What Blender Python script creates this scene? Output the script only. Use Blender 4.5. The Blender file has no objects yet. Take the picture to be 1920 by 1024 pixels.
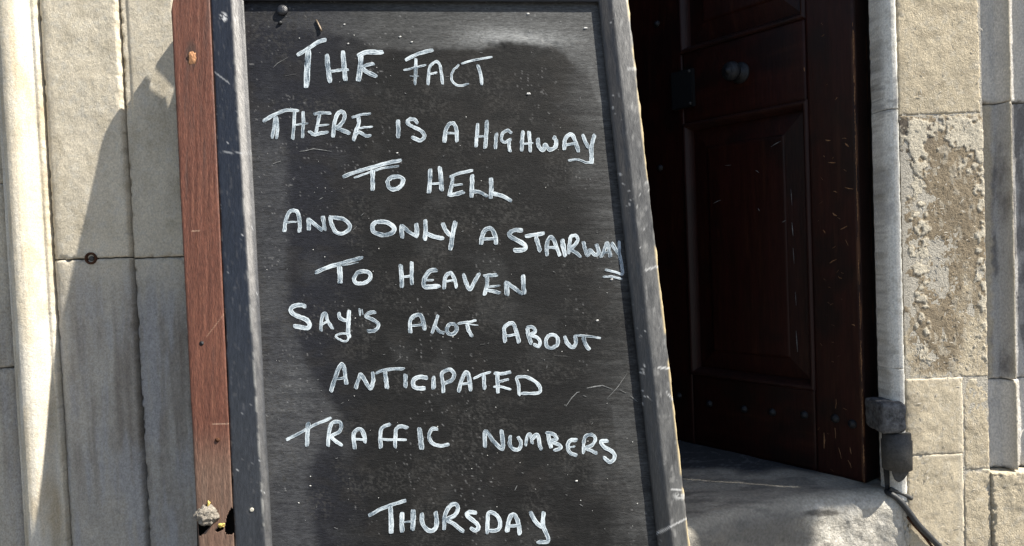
import bpy, bmesh, math, random
import numpy as np
from math import sin, cos, radians, sqrt
from mathutils import Matrix, Vector, noise as mnoise

# ------------------------------------------------------------------ camera, sky, sun, exposure
F = 1387.0
PITCH, ROLL = radians(1.8), radians(2.3)
CAM = np.array([0.0, -1.25, 0.9])
_r0 = np.array([1.0, 0, 0]); _u0 = np.array([0, sin(PITCH), cos(PITCH)]); _f0 = np.array([0, cos(PITCH), -sin(PITCH)])
RIGHT = cos(ROLL)*_r0 - sin(ROLL)*_u0
UP = sin(ROLL)*_r0 + cos(ROLL)*_u0
scene = bpy.context.scene
cd = bpy.data.cameras.new('camera'); cam = bpy.data.objects.new('camera', cd)
scene.collection.objects.link(cam)
cd.lens = 36.0*F/1920; cd.sensor_width = 36; cd.clip_start = 0.02; cd.clip_end = 500
m = Matrix(((RIGHT[0], UP[0], -_f0[0], CAM[0]), (RIGHT[1], UP[1], -_f0[1], CAM[1]),
            (RIGHT[2], UP[2], -_f0[2], CAM[2]), (0, 0, 0, 1)))
cam.matrix_world = m
scene.camera = cam

SUN_A, SUN_B = 3.0, 4.05            # metres right / up towards the sun per metre out from the wall
tosun = Vector((SUN_A, -1.0, SUN_B)).normalized()
el = math.asin(tosun.z); az = math.atan2(tosun.x, tosun.y)
w = bpy.data.worlds.new('World'); scene.world = w; w.use_nodes = True
nt = w.node_tree; bg = nt.nodes['Background']
sky = nt.nodes.new('ShaderNodeTexSky'); sky.sky_type = 'NISHITA'; sky.sun_disc = False
sky.sun_elevation = el; sky.sun_rotation = az; sky.air_density = 1.0; sky.dust_density = 1.2
nt.links.new(sky.outputs[0], bg.inputs[0]); bg.inputs[1].default_value = 0.062
sd = bpy.data.lights.new('sun', 'SUN'); sun = bpy.data.objects.new('sun', sd); scene.collection.objects.link(sun)
sd.energy = 4.9; sd.angle = radians(0.5); sd.color = (1.0, 0.94, 0.84)
sun.rotation_euler = tosun.to_track_quat('Z', 'Y').to_euler(); sun.location = (3, -3, 5)
scene.view_settings.view_transform = 'Standard'; scene.view_settings.look = 'None'
scene.view_settings.gamma = 1; scene.view_settings.use_curve_mapping = False
scene.view_settings.exposure = 1.34

# ------------------------------------------------------------------ geometry helpers
def ray(px, py):
    px = np.asarray(px, float); py = np.asarray(py, float)
    return _f0 + RIGHT*((px-960)/F)[..., None] + UP*((512-py)/F)[..., None]
def hit(px, py, P, n):
    """photo pixel -> point on a plane of the place"""
    d = ray(px, py); n = np.asarray(n, float)
    t = np.dot(np.asarray(P, float)-CAM, n)/(d@n)
    return CAM + d*t[..., None] if np.ndim(t) else CAM + d*t
def proj(X):
    d = np.asarray(X)-CAM; dz = d@_f0
    return 960+F*(d@RIGHT)/dz, 512-F*(d@UP)/dz
def wall(px, py, y=0.0): return hit(px, py, (0, y, 0), (0, 1, 0))
def wx(px, y=0.0): return float(wall(px, 512, y)[0])
def wz(py, px=960, y=0.0): return float(wall(px, py, y)[2])

def _h(ix, iy, s):
    n = (ix.astype(np.int64)*374761393 + iy.astype(np.int64)*668265263 + s*1442695041) & 0xffffffff
    n = ((n ^ (n >> 13))*1274126177) & 0xffffffff
    n = n ^ (n >> 16)
    return (n & 0xffff)/65535.0
def vn(x, y, s=0):
    x = np.asarray(x, float); y = np.asarray(y, float); x, y = np.broadcast_arrays(x, y)
    ix = np.floor(x); iy = np.floor(y); fx = x-ix; fy = y-iy
    fx = fx*fx*(3-2*fx); fy = fy*fy*(3-2*fy)
    a = _h(ix, iy, s); b = _h(ix+1, iy, s); c = _h(ix, iy+1, s); d = _h(ix+1, iy+1, s)
    return (a*(1-fx)+b*fx)*(1-fy)+(c*(1-fx)+d*fx)*fy
def fbm(x, y, s=0, o=4):
    r = 0; a = .5; t = 0
    for i in range(o):
        r = r+a*vn(np.asarray(x)*2**i, np.asarray(y)*2**i, s+i*17); t += a; a *= .55
    return r/t
def ss(a, b, x):
    t = np.clip((np.asarray(x)-a)/(b-a), 0, 1); return t*t*(3-2*t)
def mixc(c1, c2, t): return c1*(1-t[..., None])+np.asarray(c2)*t[..., None]

COL = scene.collection
def link(o, parent=None):
    COL.objects.link(o)
    if parent is not None:
        o.parent = parent
        if parent.name in bpy.data.objects:
            M = Matrix.Translation(parent_world(parent)); o.matrix_parent_inverse = M.inverted()
    return o
def parent_world(p):
    return Vector(p.location) if p.type == 'EMPTY' else Vector((0, 0, 0))   # mesh parents sit at the origin
def tag(o, label, cat, group=None, kind=None):
    if label: o['label'] = label
    if cat: o['category'] = cat
    if group: o['group'] = group
    if kind: o['kind'] = kind
    return o
def thing(name, label, cat, loc):
    o = bpy.data.objects.new(name, None); COL.objects.link(o); o.location = loc; o.empty_display_size = .05
    return tag(o, label, cat)
def mesh(name, V, faces, mat, parent=None, tint=None, uv=None, smooth=True, kind=None, label=None):
    me = bpy.data.meshes.new(name)
    V = np.asarray(V, float).reshape(-1, 3)
    faces = list(map(tuple, faces)) if not isinstance(faces, np.ndarray) else faces
    if isinstance(faces, np.ndarray):
        nf, k = faces.shape
        me.vertices.add(len(V)); me.vertices.foreach_set('co', V.astype(np.float32).ravel())
        me.loops.add(nf*k); me.loops.foreach_set('vertex_index', faces.astype(np.int32).ravel())
        me.polygons.add(nf); me.polygons.foreach_set('loop_start', np.arange(0, nf*k, k, dtype=np.int32))
        me.update(calc_edges=True); me.validate()
    else:
        me.from_pydata(V.tolist(), [], faces); me.update()
    if tint is not None:
        a = me.color_attributes.new('tint', 'FLOAT_COLOR', 'POINT')
        c = np.ones((len(V), 4), np.float32); c[:, :3] = np.clip(np.asarray(tint).reshape(-1, 3), 0, 1)
        a.data.foreach_set('color', c.ravel())
    if uv is not None:
        l = me.uv_layers.new(name='UVMap'); vi = np.empty(len(me.loops), np.int32)
        me.loops.foreach_get('vertex_index', vi)
        l.data.foreach_set('uv', np.asarray(uv, np.float32).reshape(-1, 2)[vi].ravel())
    me.materials.append(mat)
    if smooth: me.polygons.foreach_set('use_smooth', np.ones(len(me.polygons), bool))
    o = bpy.data.objects.new(name, me); link(o, parent)
    if kind: o['kind'] = kind
    if label: o['label'] = label
    return o
def gridfaces(nv, nu, flip=False):
    i = np.arange(nv-1)[:, None]*nu+np.arange(nu-1)[None, :]
    f = np.stack([i, i+1, i+nu+1, i+nu], -1).reshape(-1, 4)
    return f[:, ::-1].copy() if flip else f
def box(name, lo, hi, mat, parent=None, bev=0.0, **k):
    bm = bmesh.new(); bmesh.ops.create_cube(bm, size=1)
    lo = Vector(lo); hi = Vector(hi)
    for v in bm.verts:
        v.co = Vector([(lo[i]+hi[i])/2+v.co[i]*(hi[i]-lo[i]) for i in range(3)])
    if bev: bmesh.ops.bevel(bm, geom=bm.edges[:], offset=bev, segments=2, affect='EDGES')
    return fin(name, bm, mat, parent, **k)
def fin(name, bm, mat, parent=None, smooth=False, kind=None, label=None):
    me = bpy.data.meshes.new(name); bmesh.ops.recalc_face_normals(bm, faces=bm.faces); bm.to_mesh(me); bm.free()
    me.materials.append(mat)
    if smooth: me.polygons.foreach_set('use_smooth', np.ones(len(me.polygons), bool))
    o = bpy.data.objects.new(name, me); link(o, parent)
    if kind: o['kind'] = kind
    if label: o['label'] = label
    return o
def tube(name, pts, r, mat, parent=None, seg=10, r2=None, lump=0):
    pts = [Vector(p) for p in pts]
    V = []; n = len(pts)
    for i, p in enumerate(pts):
        t = (pts[min(i+1, n-1)]-pts[max(i-1, 0)]).normalized()
        a = t.cross(Vector((0.1, 0.2, 1))).normalized(); b = t.cross(a).normalized()
        rr = (r if r2 is None else r+(r2-r)*i/(n-1))
        for k in range(seg):
            q = 2*math.pi*k/seg
            f = 1+lump*mnoise.noise(p*90+Vector((k, 0, 0)))
            V.append(p+(a*cos(q)+b*sin(q))*rr*f)
    Fc = [(i*seg+k, i*seg+(k+1) % seg, (i+1)*seg+(k+1) % seg, (i+1)*seg+k) for i in range(n-1) for k in range(seg)]
    Fc += [tuple(range(seg))[::-1], tuple((n-1)*seg+k for k in range(seg))]
    return mesh(name, [tuple(v) for v in V], Fc, mat, parent)

# ------------------------------------------------------------------ materials
def mat_attr(name, rough=.85, spec=.3, var=.18, scale=160., bumps=((900., .0006), (120., .0012)), stretch=(1, 1, 1),
             rvar=0.0, speck=None, coat=0, base=None, uvcoord=False, aniso=None):
    """base colour from the baked albedo attribute, with fine procedural grain and relief"""
    m = bpy.data.materials.new(name); m.use_nodes = True; t = m.node_tree; N = t.nodes; L = t.links
    b = N['Principled BSDF']; b.inputs['Roughness'].default_value = rough
    b.inputs['Specular IOR Level'].default_value = spec
    if coat: b.inputs['Coat Weight'].default_value = coat; b.inputs['Coat Roughness'].default_value = .3
    tc = N.new('ShaderNodeTexCoord'); mp = N.new('ShaderNodeMapping'); mp.inputs['Scale'].default_value = stretch
    L.new(tc.outputs['Object'], mp.inputs[0])
    n1 = N.new('ShaderNodeTexNoise'); n1.inputs['Scale'].default_value = scale; n1.inputs['Detail'].default_value = 6
    n1.inputs['Roughness'].default_value = .65; L.new(mp.outputs[0], n1.inputs[0])
    mr = N.new('ShaderNodeMapRange'); mr.inputs[1].default_value = .3; mr.inputs[2].default_value = .7
    mr.inputs[3].default_value = 1-var; mr.inputs[4].default_value = 1+var; L.new(n1.outputs[0], mr.inputs[0])
    mx = N.new('ShaderNodeVectorMath'); mx.operation = 'SCALE'
    if base is None:
        at = N.new('ShaderNodeAttribute'); at.attribute_name = 'tint'; L.new(at.outputs['Color'], mx.inputs[0])
    else: mx.inputs[0].default_value = base
    L.new(mr.outputs[0], mx.inputs['Scale'])
    out = mx.outputs[0]
    if speck:
        vo = N.new('ShaderNodeTexVoronoi'); vo.inputs['Scale'].default_value = speck[0]; L.new(tc.outputs['Object'], vo.inputs[0])
        sm = N.new('ShaderNodeMapRange'); sm.inputs[1].default_value = speck[1]; sm.inputs[2].default_value = speck[1]*.6
        L.new(vo.outputs['Distance'], sm.inputs[0])
        n3 = N.new('ShaderNodeTexNoise'); n3.inputs['Scale'].default_value = speck[0]*.12; L.new(tc.outputs['Object'], n3.inputs[0])
        s3 = N.new('ShaderNodeMapRange'); s3.inputs[1].default_value = speck[3]; s3.inputs[2].default_value = speck[3]+.1
        L.new(n3.outputs[0], s3.inputs[0])
        mu = N.new('ShaderNodeMath'); mu.operation = 'MULTIPLY'; L.new(sm.outputs[0], mu.inputs[0]); L.new(s3.outputs[0], mu.inputs[1])
        mi = N.new('ShaderNodeMix'); mi.data_type = 'RGBA'; L.new(mu.outputs[0], mi.inputs[0])
        L.new(out, mi.inputs[6]); mi.inputs[7].default_value = (*speck[2], 1); out = mi.outputs[2]
    L.new(out, b.inputs['Base Color'])
    if rvar:
        r2 = N.new('ShaderNodeMapRange'); r2.inputs[1].default_value = .3; r2.inputs[2].default_value = .7
        r2.inputs[3].default_value = rough-rvar; r2.inputs[4].default_value = rough+rvar
        L.new(n1.outputs[0], r2.inputs[0]); L.new(r2.outputs[0], b.inputs['Roughness'])
    prev = None
    for sc, d in bumps:
        nn = N.new('ShaderNodeTexNoise'); nn.inputs['Scale'].default_value = sc; nn.inputs['Detail'].default_value = 5
        nn.inputs['Roughness'].default_value = .6; L.new(mp.outputs[0], nn.inputs[0])
        bp = N.new('ShaderNodeBump'); bp.inputs['Distance'].default_value = d; bp.inputs['Strength'].default_value = 1
        L.new(nn.outputs[0], bp.inputs['Height'])
        if prev: L.new(prev.outputs[0], bp.inputs['Normal'])
        prev = bp
    L.new(prev.outputs[0], b.inputs['Normal'])
    return m
def mat_plain(name, col, rough=.6, spec=.4, metal=0, var=.25, scale=200, bump=.0005, stretch=(1, 1, 1)):
    m = mat_attr(name, rough, spec, var, scale, ((scale*2, bump),), stretch, base=col)
    m.node_tree.nodes['Principled BSDF'].inputs['Metallic'].default_value = metal
    return m

M_stone = mat_attr('limestone', .9, .2, .26, 420., ((1500., .0007), (600., .0007), (110., .0012)), (1, 1, .8))
M_stone2 = mat_attr('weathered_limestone', .92, .15, .30, 380., ((1500., .0009), (520., .0010), (130., .0018)), (1, 1, .7))
M_panel = mat_attr('blackboard_paint', .66, .16, .5, 420., ((620., .0005), (1500., .0004)), (.28, 1, 1.2),
                   speck=(420., .10, (.12, .12, .12), .50))
M_frame = mat_attr('worn_black_gloss_paint', .42, .5, .35, 300., ((400., .0005), (1500., .0002)), (1, 1, .10))
M_rail = mat_attr('worn_black_rail_paint', .42, .5, .35, 300., ((400., .0005),), (.1, 1, 1))
M_timber = mat_attr('red_hardwood', .62, .35, .35, 420., ((600., .0006), (150., .0006)), (1, 1, .045))
M_door = mat_attr('dark_mahogany', .42, .2, .35, 300., ((350., .0004), (1200., .0002)), (1, 1, .07))
M_step = mat_attr('worn_step_stone', .72, .35, .28, 200., ((900., .0010), (220., .0022)), (1, 1, 1))
M_iron = mat_plain('dark_iron', (.012, .0135, .016), .5, .5, .3, .5, 260, .0012)
M_iron2 = mat_plain('grey_painted_iron', (.052, .051, .048), .7, .4, .0, .35, 200, .0009)
M_iron3 = mat_plain('weathered_iron_block', (.085, .086, .088), .75, .4, .0, .8, 120, .0028)
M_rust = mat_plain('rust', (.07, .032, .018), .9, .2, .2, .5, 500, .001)
M_cable = mat_plain('black_cable_sheath', (.028, .03, .032), .5, .4, 0, .3, 300, .0005)
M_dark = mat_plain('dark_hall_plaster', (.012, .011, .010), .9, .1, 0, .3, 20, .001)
M_core = mat_plain('rough_masonry_core', (.25, .23, .2), .95, .1, 0, .3, 60, .004)
M_pave = mat_plain('paving_stone', (.13, .125, .12), .9, .2, 0, .25, 8, .004)
M_plaster = mat_plain('pale_mortar', (.42, .39, .33), .95, .1, 0, .3, 250, .002)
M_leaf = mat_plain('dry_yellow_leaf', (.55, .42, .12), .8, .2, 0, .3, 300, .0005)
M_scr = mat_plain('pale_scratched_wood', (.22, .12, .06), .8, .2, 0, .5, 300, .0005)
M_scrw = mat_plain('pale_scratch', (.17, .175, .175), .8, .2, 0, .5, 300, .0003)
M_oak = mat_plain('bare_wood_edge', (.55, .40, .16), .8, .2, 0, .5, 300, .0006)

def mat_ink():
    m = bpy.data.materials.new('white_paint_marker'); m.use_nodes = True; t = m.node_tree; N = t.nodes; L = t.links
    b = N['Principled BSDF']; b.inputs['Roughness'].default_value = .6; b.inputs['Specular IOR Level'].default_value = .3
    uv = N.new('ShaderNodeUVMap'); uv.uv_map = 'UVMap'
    mp = N.new('ShaderNodeMapping'); mp.inputs['Scale'].default_value = (.035, 1.7, 1); L.new(uv.outputs[0], mp.inputs[0])
    n = N.new('ShaderNodeTexNoise'); n.inputs['Scale'].default_value = 1.5; n.inputs['Detail'].default_value = 5
    n.inputs['Roughness'].default_value = .7; L.new(mp.outputs[0], n.inputs[0])
    tc = N.new('ShaderNodeTexCoord')
    n2 = N.new('ShaderNodeTexNoise'); n2.inputs['Scale'].default_value = 700; n2.inputs['Detail'].default_value = 4; L.new(tc.outputs['Object'], n2.inputs[0])
    ad = N.new('ShaderNodeMath'); ad.operation = 'MULTIPLY_ADD'; L.new(n2.outputs[0], ad.inputs[0]); ad.inputs[1].default_value = .30; L.new(n.outputs[0], ad.inputs[2])
    # the pen leaves more paint along the edges of its stroke
    sx = N.new('ShaderNodeSeparateXYZ'); L.new(uv.outputs[0], sx.inputs[0])
    ab = N.new('ShaderNodeMath'); ab.operation = 'ABSOLUTE'; L.new(sx.outputs[1], ab.inputs[0])
    pw = N.new('ShaderNodeMath'); pw.operation = 'MULTIPLY_ADD'; L.new(ab.outputs[0], pw.inputs[0]); pw.inputs[1].default_value = .16; L.new(ad.outputs[0], pw.inputs[2])
    n4 = N.new('ShaderNodeTexNoise'); n4.inputs['Scale'].default_value = 45; n4.inputs['Detail'].default_value = 3; L.new(tc.outputs['Object'], n4.inputs[0])
    lo_ = N.new('ShaderNodeMath'); lo_.operation = 'MULTIPLY_ADD'; L.new(n4.outputs[0], lo_.inputs[0]); lo_.inputs[1].default_value = .5; L.new(pw.outputs[0], lo_.inputs[2])
    pw = N.new('ShaderNodeMath'); pw.operation = 'SUBTRACT'; L.new(lo_.outputs[0], pw.inputs[0]); pw.inputs[1].default_value = .27
    cr = N.new('ShaderNodeMapRange'); cr.inputs[1].default_value = .60; cr.inputs[2].default_value = .82; L.new(pw.outputs[0], cr.inputs[0])
    mi = N.new('ShaderNodeMix'); mi.data_type = 'RGBA'; L.new(cr.outputs[0], mi.inputs[0])
    mi.inputs[6].default_value = (.075, .115, .155, 1); mi.inputs[7].default_value = (.56, .62, .65, 1)
    L.new(mi.outputs[2], b.inputs['Base Color'])
    al = N.new('ShaderNodeMapRange'); al.inputs[1].default_value = .50; al.inputs[2].default_value = .68; al.inputs[3].default_value = .12
    L.new(pw.outputs[0], al.inputs[0])
    L.new(al.outputs[0], b.inputs['Alpha'])
    return m
M_ink = mat_ink()

# ------------------------------------------------------------------ the setting: ground, hall
STEPZ = 0.462
def plane(name, x0, x1, y0, y1, z, mat, kind='structure'):
    o = mesh(name, [(x0, y0, z), (x1, y0, z), (x1, y1, z), (x0, y1, z)], [(0, 1, 2, 3)], mat, None, smooth=False); o['kind'] = kind; return o
plane('pavement', -60, 60, -60, 1.0, 0.0, M_pave)
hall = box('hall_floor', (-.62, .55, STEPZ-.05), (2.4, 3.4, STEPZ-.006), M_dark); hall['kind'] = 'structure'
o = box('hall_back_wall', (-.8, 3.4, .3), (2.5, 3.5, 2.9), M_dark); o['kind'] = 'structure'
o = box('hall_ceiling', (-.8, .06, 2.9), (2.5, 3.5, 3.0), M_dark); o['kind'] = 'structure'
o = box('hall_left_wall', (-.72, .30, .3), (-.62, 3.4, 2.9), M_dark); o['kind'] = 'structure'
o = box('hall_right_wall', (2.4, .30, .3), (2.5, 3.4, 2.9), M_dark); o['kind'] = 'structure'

# ------------------------------------------------------------------ stone blocks with real relief
def stone_block(parent, x0, x1, py0, py1, prof, tintf, mat, res=.0022, relief=.0007, rscale=60, chips=.002, seed=1,
                pxc=None, back=.03, name='stone_block', gap=.0011, extra=None, zr=None, label=None, bev=.0018):
    """one dressed stone: front face follows prof(x) (depth), edges rounded and chipped, sides run back"""
    if zr is None:
        z1 = wz(py0, pxc); z0 = wz(py1, pxc)
    else: z0, z1 = zr
    z0 += gap; z1 -= gap
    nx = max(4, int((x1-x0)/res)); nz = max(4, int((z1-z0)/res))
    xs = np.concatenate([[x0, x0], np.linspace(x0, x1, nx)[1:-1], [x1, x1]])
    zs = np.concatenate([[z0, z0], np.linspace(z0, z1, nz)[1:-1], [z1, z1]])
    X, Z = np.meshgrid(xs, zs)
    dx = np.minimum(X-x0, x1-X); dz = np.minimum(Z-z0, z1-Z)
    Y = prof(X)
    d = np.minimum(dx, dz)
    Y = Y + bev*np.clip(1-d/bev, 0, 1)**2
    n = fbm(X*rscale+seed*7.7, Z*rscale*.8, seed, 5)-.5
    Y = Y + n*relief*2 + (fbm(X*9+seed, Z*6, seed+5, 3)-.5)*relief*2.5
    c = fbm(X*130+seed*3, Z*110, seed+9, 4)
    ch = ss(.0075, .0, d)*ss(.53, .72, c)
    Y = Y + ch*chips
    # wobble the arrises
    X = X + np.where(dx < 1e-6, (vn(Z*120, seed, seed)-.5)*.0016, 0)
    Z2 = Z + np.where(dz < 1e-6, (vn(X*120, seed+3, seed)-.5)*.0014, 0)
    Y = Y + ss(.70, .80, fbm(X*230+seed, Z*230, seed+60, 3))*relief*.6
    if extra is not None: Y = Y + extra(X, Z)
    Y[:, 0] += back; Y[:, -1] += back; Y[0, :] = np.maximum(Y[0, :], Y[1, :]+back*.8); Y[-1, :] = np.maximum(Y[-1, :], Y[-2, :]+back*.8)
    P = np.stack([X, Y, Z2], -1)
    px, py = proj(P)
    T = tintf(px, py, X, Z)
    # chipped spots along the edges are tinted browner
    T = mixc(T, (.16, .135, .10), .35*ch)
    return mesh(name, P, gridfaces(len(zs), len(xs)), mat, parent, tint=T, label=label)

def prof_pts(pts):
    xs = np.array([p[0] for p in pts]); ys = np.array([p[1] for p in pts])
    return lambda X: np.interp(X, xs, ys)
flat = lambda y: (lambda X: X*0+y)
LIME = np.array([.55, .495, .39]); PALE = np.array([.52, .50, .44]); DIRT = np.array([.17, .145, .12]); GREY = np.array([.30, .295, .285])

def tint_left(seed, dirty=0.0):
    def f(px, py, X, Z):
        n = fbm(X*22+seed, Z*14, seed, 5); n2 = fbm(X*70, Z*9+seed, seed+3, 5); n3 = fbm(X*150+3, Z*150, seed+8, 3)
        T = np.broadcast_to(LIME, px.shape+(3,))*(1+(n-.5)*.45)[..., None]
        T = mixc(T, PALE, ss(.52, .75, n3)*.45)
        T = mixc(T, (.36, .31, .22), ss(.5, .8, fbm(X*40+9, Z*30, seed+4, 4))*.4)
        # grime: vertical run-off streaks lower down
        low = ss(430, 620, py)*dirty
        T = mixc(T, GREY*1.05, low*.55)
        st = fbm(X*110+seed, Z*5, seed+31, 5)*.5+fbm(X*30, Z*7+seed, seed+33, 5)*.5
        band = ss(520, 640, py)*(1-.75*ss(860, 960, py))
        T = mixc(T, DIRT*1.15, low*(.25+.75*band)*ss(.34, .70, st)*.75)
        T = mixc(T, (.36, .355, .35), low*ss(.46, .7, fbm(X*60, Z*9+3, seed+21, 5))*.7)
        T = T*(1+(fbm(X*260, Z*200, seed+40, 3)-.5)*.35*low)[..., None]
        return T
    return f

LP = thing('stone_pilaster', 'sunlit pale limestone door surround with a round moulding, left of the red timber', 'stone pilaster', (wx(150), 0, 0))
# solid masonry behind the face stones
box('masonry_core', (-2.2, .028, 0), (wx(346), .30, 3.0), M_core, LP)
roll = prof_pts([(wx(22), -.004), (wx(24), -.011), (wx(29), -.0135), (wx(32), -.011), (wx(36), -.020), (wx(42), -.027), (wx(50), -.0315),
                 (wx(59), -.033), (wx(68), -.0315), (wx(76), -.027), (wx(83), -.019), (wx(88), -.010), (wx(92), -.004), (wx(94), -.0065), (wx(99), -.006)])
def tint_roll(px, py, X, Z):
    T = tint_left(3, 0)(px, py, X, Z); T = mixc(T, (.60, .58, .52), ss(.4, .65, fbm(X*60, Z*7, 5, 4))*.6)
    return mixc(T, (.40, .31, .18), ss(.58, .8, fbm(X*90, Z*12, 15, 4))*.45)
x = [wx(-900), wx(19)]
for i, (a, b) in enumerate([(-700, 344), (344, 690), (690, 1500)]):
    stone_block(LP, wx(-160), x[1], a, b, prof_pts([(wx(-160), -.002), (wx(10), -.002), (wx(19), .003)]), tint_left(11+i, .7), M_stone2, seed=31+i, pxc=5, relief=.0010, chips=.003, res=.0028)
stone_block(LP, wx(22), wx(99), -700, 1500, roll, tint_roll, M_stone, name='round_moulding', seed=5, pxc=60, relief=.0004, chips=.0012, gap=.0)
panelp = prof_pts([(wx(101), .0065), (wx(104), .0015), (wx(112), -.0025), (wx(122), -.004), (wx(245), -.004), (wx(247), -.003)])
stone_block(LP, wx(101), wx(246.5), -700, 485.5, panelp, tint_left(21, .2), M_stone, seed=7, pxc=170, relief=.0008, chips=.003)
stone_block(LP, wx(101), wx(246.5), 485.5, 1500, panelp, tint_left(24, 1), M_stone, seed=8, pxc=170, relief=.0008, chips=.003)
strip = prof_pts([(wx(249), .0065), (wx(252), .0045), (wx(262), .0055), (wx(266), .0035), (wx(348), .0035), (wx(350), .006)])
stone_block(LP, wx(249), wx(349), -700, 483, strip, tint_left(27, .6), M_stone, seed=9, pxc=290, relief=.0006, chips=.0035)
stone_block(LP, wx(249), wx(349), 483, 1500, strip, tint_left(29, 1.2), M_stone, seed=12, pxc=290, relief=.0008, chips=.0045)
def coarse(par, x0, x1, z0, z1, y, mat=None, seed=1, name='stone_block', tf=None, back=.03):
    stone_block(par, x0, x1, 0, 0, flat(y), tf or tint_left(seed, 0), mat or M_stone, res=.02, zr=(z0, z1), seed=seed, name=name, back=back)
zt = wz(-700, 100)
for i in range(5):
    coarse(LP, -2.2, wx(-161), .02+i*.6, .02+(i+1)*.6, -.002, seed=40+i)
coarse(LP, wx(-160), wx(349), zt+.002, 3.0, -.004, seed=47)
# rusty bolt set in the joint
def lathe(name, c, axis, prof, mat, parent, seg=20, smooth=True):
    axis = Vector(axis).normalized(); a = axis.orthogonal().normalized(); b = axis.cross(a)
    V = []; 
    for (r, h) in prof:
        for k in range(seg):
            q = 2*math.pi*k/seg; V.append(tuple(Vector(c)+axis*h+(a*cos(q)+b*sin(q))*r))
    Fc = [(i*seg+k, i*seg+(k+1) % seg, (i+1)*seg+(k+1) % seg, (i+1)*seg+k) for i in range(len(prof)-1) for k in range(seg)]
    Fc += [tuple((len(prof)-1)*seg+k for k in range(seg)), tuple(range(seg))[::-1]]
    bm = bmesh.new(); me = bpy.data.meshes.new('t'); me.from_pydata(V, [], Fc); bm.from_mesh(me); bpy.data.meshes.remove(me)
    return fin(name, bm, mat, parent, smooth=smooth)
bc = wall(171, 484.5, -.004)
bolt = lathe('bolt_sleeve', bc, (0, -1, 0), [(.0102, -.006), (.0102, .0022), (.0092, .0034), (.0072, .0034), (.0062, .001), (.0060, -.002)], M_rust, LP)
lathe('bolt_pin', bc+np.array([.001, 0, -.0005]), (0, -1, 0), [(.0042, -.005), (.0042, .0012), (.003, .002), (.0005, .0022)], M_iron2, bolt)

# ------------------------------------------------------------------ right pier
RP = thing('stone_pier', 'weathered beige stone door jamb with flaking brown patch, right of the dark door', 'stone pier', (wx(1760), 0, 0))
box('masonry_core', (wx(1696)+.004, .028, 0), (2.4, .30, 3.0), M_core, RP)
WARM = np.array([.51, .44, .32])
def tint_jamb(px, py, X, Z):
    n = fbm(X*40, Z*12, 61, 5)
    T = np.broadcast_to(np.array([.68, .665, .61]), px.shape+(3,))*(1+(n-.5)*.35)[..., None]
    T = mixc(T, (.28, .27, .26), ss(.56, .74, fbm(X*50, Z*35, 63, 4))*.55*ss(230, 330, py)*.8)
    sm = ss(60, 20, abs(py-170-(px-1650)*.4))*ss(.45, .65, fbm(X*90, Z*120, 71, 4)); T = mixc(T, (.16, .16, .16), sm*.6)
    return mixc(T, (.33, .30, .24), ss(.55, .75, fbm(X*160, Z*90, 64, 3))*.35)
xj0 = wx(1642, .1)
jp = prof_pts([(.6345, .030), (.6352, .018), (.6372, .009), (.6405, .0035), (.6450, -.0005), (.6495, -.0024), (.654, -.003), (wx(1688), -.0028), (wx(1692), .001)])
for i, (a, b) in enumerate([(-700, 205), (205, 692), (692, 940)]):
    stone_block(RP, .6345, wx(1692.5, .0), a, b, jp, tint_jamb, M_stone, name='jamb_moulding', seed=65+i, pxc=1680, relief=.0004, chips=.0008, back=.010, res=.0012, gap=.0003, bev=.0008)

def flakemask(px, py):
    """whitish flakes left round the rim of the brown patch"""
    L = 1690+(py-215)*.03; Rr = 1848+(py-215)*.008
    w = fbm(px*.035, py*.03, 81, 4)
    edge = np.minimum(np.abs(px-L-28-20*(w-.5)), np.abs(px-Rr+4-14*(w-.5)))
    top = np.abs(py-250-50*(w-.5))
    m1 = ss(26, 6, edge)*.9+ss(42, 12, top)*.75
    m1 = m1+ss(46, 20, np.hypot((px-1808)*.9, (py-270)*.55))*.6
    m1 = m1*np.interp(py, [214, 560, 700], [1, .9, .55])
    n = fbm(px*.11, py*.10, 83, 4)
    return ss(.60, .70, n*.75+m1*.30+.02)*ss(212, 222, py)*ss(706, 690, py)
def tint_pier(px, py, X, Z):
    n = fbm(X*20, Z*16, 85, 5); n3 = fbm(X*160, Z*120, 86, 4)
    T = np.broadcast_to(WARM, px.shape+(3,))*(1+(n-.5)*.4)[..., None]
    T = mixc(T, (.50, .46, .38), ss(.55, .72, n3)*.5)
    T = mixc(T, (.27, .225, .16), ss(.5, .75, fbm(X*30, Z*60, 88, 4))*.45)
    mid = ss(214, 220, py)*ss(708, 690, py)
    br = mid*ss(.38, .55, fbm(px*.012, py*.007, 89, 4)+.25*ss(640, 330, py))
    T = mixc(T, (.215, .17, .115), br*.85)
    dk = ss(1735, 1700, px+14*(fbm(px*.05, py*.05, 92, 3)-.5)*4)*ss(218, 232, py)*ss(345, 330, py)
    T = mixc(T, (.10, .085, .07), dk*.9)
    T = mixc(T, (.13, .11, .09), ss(40, 8, np.abs(py-245))*ss(.45, .6, fbm(px*.03, py*.05, 95, 3))*mid*.8)
    T = mixc(T, (.47, .43, .35), ss(.62, .70, fbm(px*.11, py*.05, 97, 3))*mid*.5)
    jl = np.minimum(np.abs(py-709-(px-1760)*.03), np.where(px < 1802, np.abs(py-852), np.abs(py-880)))
    jl = np.minimum(jl, np.where(py > 712, np.abs(px-1803), 99))
    T = mixc(T, (.55, .49, .38), ss(9, 2, jl+4*(fbm(px*.08, py*.08, 98, 3)-.5))*.8)
    T = mixc(T, (.54, .49, .39), flakemask(px, py))
    return T
def flake_relief(X, Z):
    P = np.stack([X, X*0, Z], -1); px, py = proj(P)
    return -.0010*flakemask(px, py) - .0004*fbm(X*200, Z*200, 99, 3)
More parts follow.
